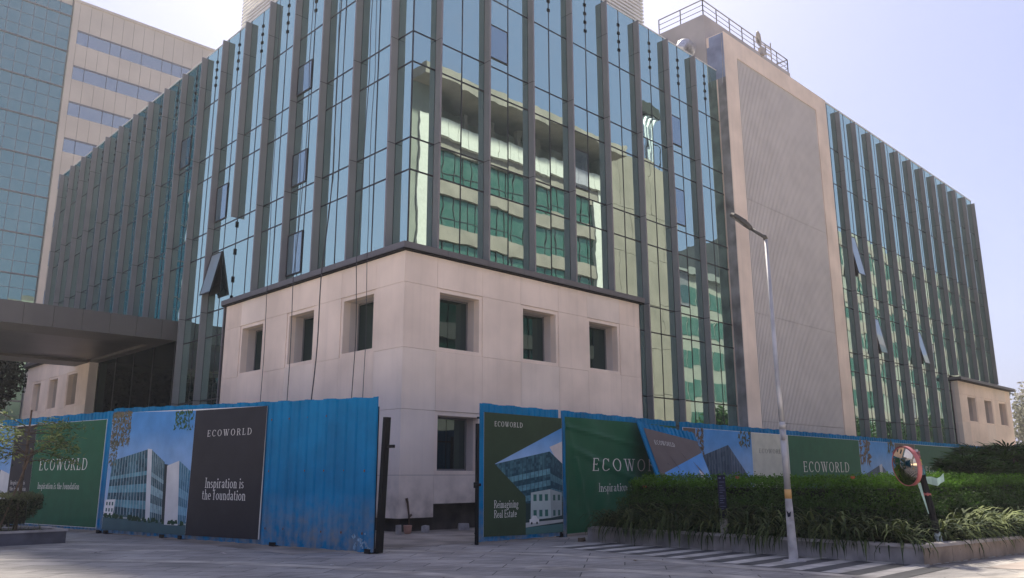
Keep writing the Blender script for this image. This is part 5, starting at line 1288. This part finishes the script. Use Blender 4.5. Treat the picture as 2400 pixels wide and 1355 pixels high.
# ------------------------------------------------------------------ trees
def tree(name, label, loc, h, rad, n, material, leaf=.3, group=None, cat='tree', seed=1):
    r_ = np.random.default_rng(seed); T = thing(name, label, cat, loc, group); b = MB(); th = h*.45
    b.tube([(0, 0, 0), (.05, .03, th*.6), (.1, .0, th), (.15, .1, h*.75)], [.022*h, .017*h, .012*h, .005*h], 8)
    for k in range(7):
        a = k*.9; b.tube([(.08, 0, th*(.7+.06*k)), (rad*.35*math.cos(a), rad*.35*math.sin(a), h*.62), (rad*.7*math.cos(a), rad*.7*math.sin(a), h*(.66+.03*k))], [.010*h, .006*h, .002*h], 6)
    b.build('trunk', M['bark'], T)
    nc = 34; cc = r_.normal(0, 1, (nc, 3)); cc /= np.linalg.norm(cc, axis=1)[:, None]; cc *= r_.random(nc)[:, None]**.4*np.array([rad*.85, rad*.85, h*.30]); cc[:, 2] += h*.66
    ci = r_.integers(0, nc, n); d = r_.normal(0, 1, (n, 3)); d /= np.linalg.norm(d, axis=1)[:, None]
    p = cc[ci]+d*(rad*.30*r_.random(n)[:, None]**.4); cl = r_.random(nc)
    leaves_obj('crown', p, d, leaf, .55, material, T, .5*cl[ci]+.5*r_.random(n))
    return T
tree('dark_tree', 'dark broad tree beyond the entrance canopy, beside the back plinth', (-4.6, 46, 0), 12, 5, 17000, M['darkleaf'], .42, seed=2)
tree('dark_tree', 'dark tree under the canopy line at the left picture edge', (-9.2, 43, 0), 11.5, 5, 17000, M['darkleaf'], .42, seed=3)
tree('dark_tree', 'dark tree far behind the two others left of the back plinth', (-6.5, 54, 0), 13, 6.5, 16000, M['darkleaf'], .5, seed=4)
for k, x in enumerate((63, 72, 82, 95, 109, 124)):
    tree('street_tree', 'street tree across the road, mirrored low in the front glazing', (x, -26-(k % 2)*1.5, 0), 9+k % 3, 4.6, 5000, M['lowhedge'], .5, 'street trees mirrored in the glazing', seed=20+k)
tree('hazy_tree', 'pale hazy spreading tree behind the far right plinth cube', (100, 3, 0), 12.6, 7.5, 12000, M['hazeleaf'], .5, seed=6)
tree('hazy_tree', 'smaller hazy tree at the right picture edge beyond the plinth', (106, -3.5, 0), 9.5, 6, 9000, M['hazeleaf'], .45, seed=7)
FB = thing('distant_building', 'pale blue distant office building at the right picture edge', 'building', (150, 14, 0))
b = MB(); b.box(150, 175, -20, 21, 0, 15.2); child(b.build('wall', M['far']), FB)
b = MB()
for k in range(4): b.box(149.94, 150.05, -19, 20, 2+k*3.3, 3.9+k*3.3)
child(b.build('window_bands', M['farglass']), FB)
b = MB(); b.box(149.7, 175, -20.2, 21.3, 15.2, 15.7); child(b.build('roof', M['white']), FB)

# ------------------------------------------------------------------ small things on the ground
def rock(name, label, cat, x, y, dx, dy, dz, material, rz=.3, group=None, z=.0):
    b = MB(); q = []
    for zz, k in ((0, 1), (dz, .92)):
        for sx, sy in ((-1, -1), (1, -1), (1, 1), (-1, 1)): q.append((sx*dx/2*k*random.uniform(.93, 1.04), sy*dy/2*k*random.uniform(.93, 1.04), zz+(random.uniform(-.01, .015) if zz else 0)))
    b.hexa(q); o = b.build(name, material); o.location = (x, y, .006+z); o.rotation_euler = (0, 0, rz)
    md = o.modifiers.new('bevel', 'BEVEL'); md.width = .012; md.segments = 2
    return tag(o, label, cat, group)
rock('concrete_block', 'grey concrete block lying under the plinth notch', 'block', 1.9, -.75, .34, .2, .2, M['brick'], -.5)
rock('concrete_block', 'small upright concrete block beside the clay pot', 'block', .35, -.8, .2, .18, .2, M['brick'], .2)
rock('concrete_block', 'pale thin slab standing left of the clay pot', 'block', -.68, -.85, .14, .12, .26, M['kerb_top'], .2)
b = MB(); b.tube([(0, 0, 0), (0, 0, .06), (0, 0, .22)], [.08, .11, .12], 14); b.tube([(0, 0, .2), (0, 0, .24)], [.125, .125], 14); o = b.build('clay_pot', M['clay'], None); o.location = (-.35, -.85, .006); tag(o, 'orange clay pot against the base of the pale plinth', 'pot')
rock('brick', 'brown brick lying on the paving at the left end of the planter', 'brick', 1.05, -6.35, .26, .13, .09, mat('brown_brick', (.10, .075, .05), .9, 0, .2, 6), .4)
for (x, y, lab, mt, s_) in ((-7.0, -3.0, 'crumpled pink paper scrap on the paving below the black banner', 'litter', .07), (-8.9, -.9, 'dry curled brown leaf on the paving below the picture', 'bark', .06), (-6.7, -6.9, 'white paper scrap near the front edge of the paving', 'white', .05), (-2.0, -10.4, 'dark dry leaf on the paving before the striped inlay', 'bark', .05), (2.9, -16.3, 'dark pebble on the pavement at lower right', 'bark', .05)):
    b = MB(); q = [(s_*1.4*math.cos(a)*random.uniform(.6, 1.1), s_*math.sin(a)*random.uniform(.6, 1.1), .006+.03*random.random()) for a in np.linspace(0, 5.6, 7)]
    for i in range(7): b.face([(0, 0, .03), q[i], q[(i+1) % 7]])
    o = b.build('litter', M[mt]); o.location = (x, y, .005); tag(o, lab, 'litter')
# stain marks and conduit stubs at the plinth foot
b = MB(); b.tube([(.1, -.33, .0), (.08, -.34, .5), (.02, -.34, .85), (-.02, -.33, 1.0)], [.02, .025, .035, .045], 7); b.tube([(.08, -.34, .45), (.16, -.36, .52)], .035, 6); tag(b.build('pipe_stub', M['stake']), 'broken brown pipe stub sticking up at the plinth foot', 'pipe')

# mirrored ground-floor fall-back: bollard-free street plaza needs nothing more

# ------------------------------------------------------------------ thin summer haze over the whole street
b = MB(); b.box(-120, 320, -110, 170, -1, 62)
hz = b.build('haze', []); hz['kind'] = 'stuff'
hm = bpy.data.materials.new('haze_air'); hm.use_nodes = True; n = hm.node_tree.nodes; n.remove(n['Principled BSDF'])
pv = n.new('ShaderNodeVolumePrincipled'); pv.inputs['Color'].default_value = (.93, .94, 1, 1); pv.inputs['Density'].default_value = .00045; pv.inputs['Anisotropy'].default_value = .3
hm.node_tree.links.new(pv.outputs[0], n['Material Output'].inputs['Volume']); hz.data.materials.clear(); hz.data.materials.append(hm)
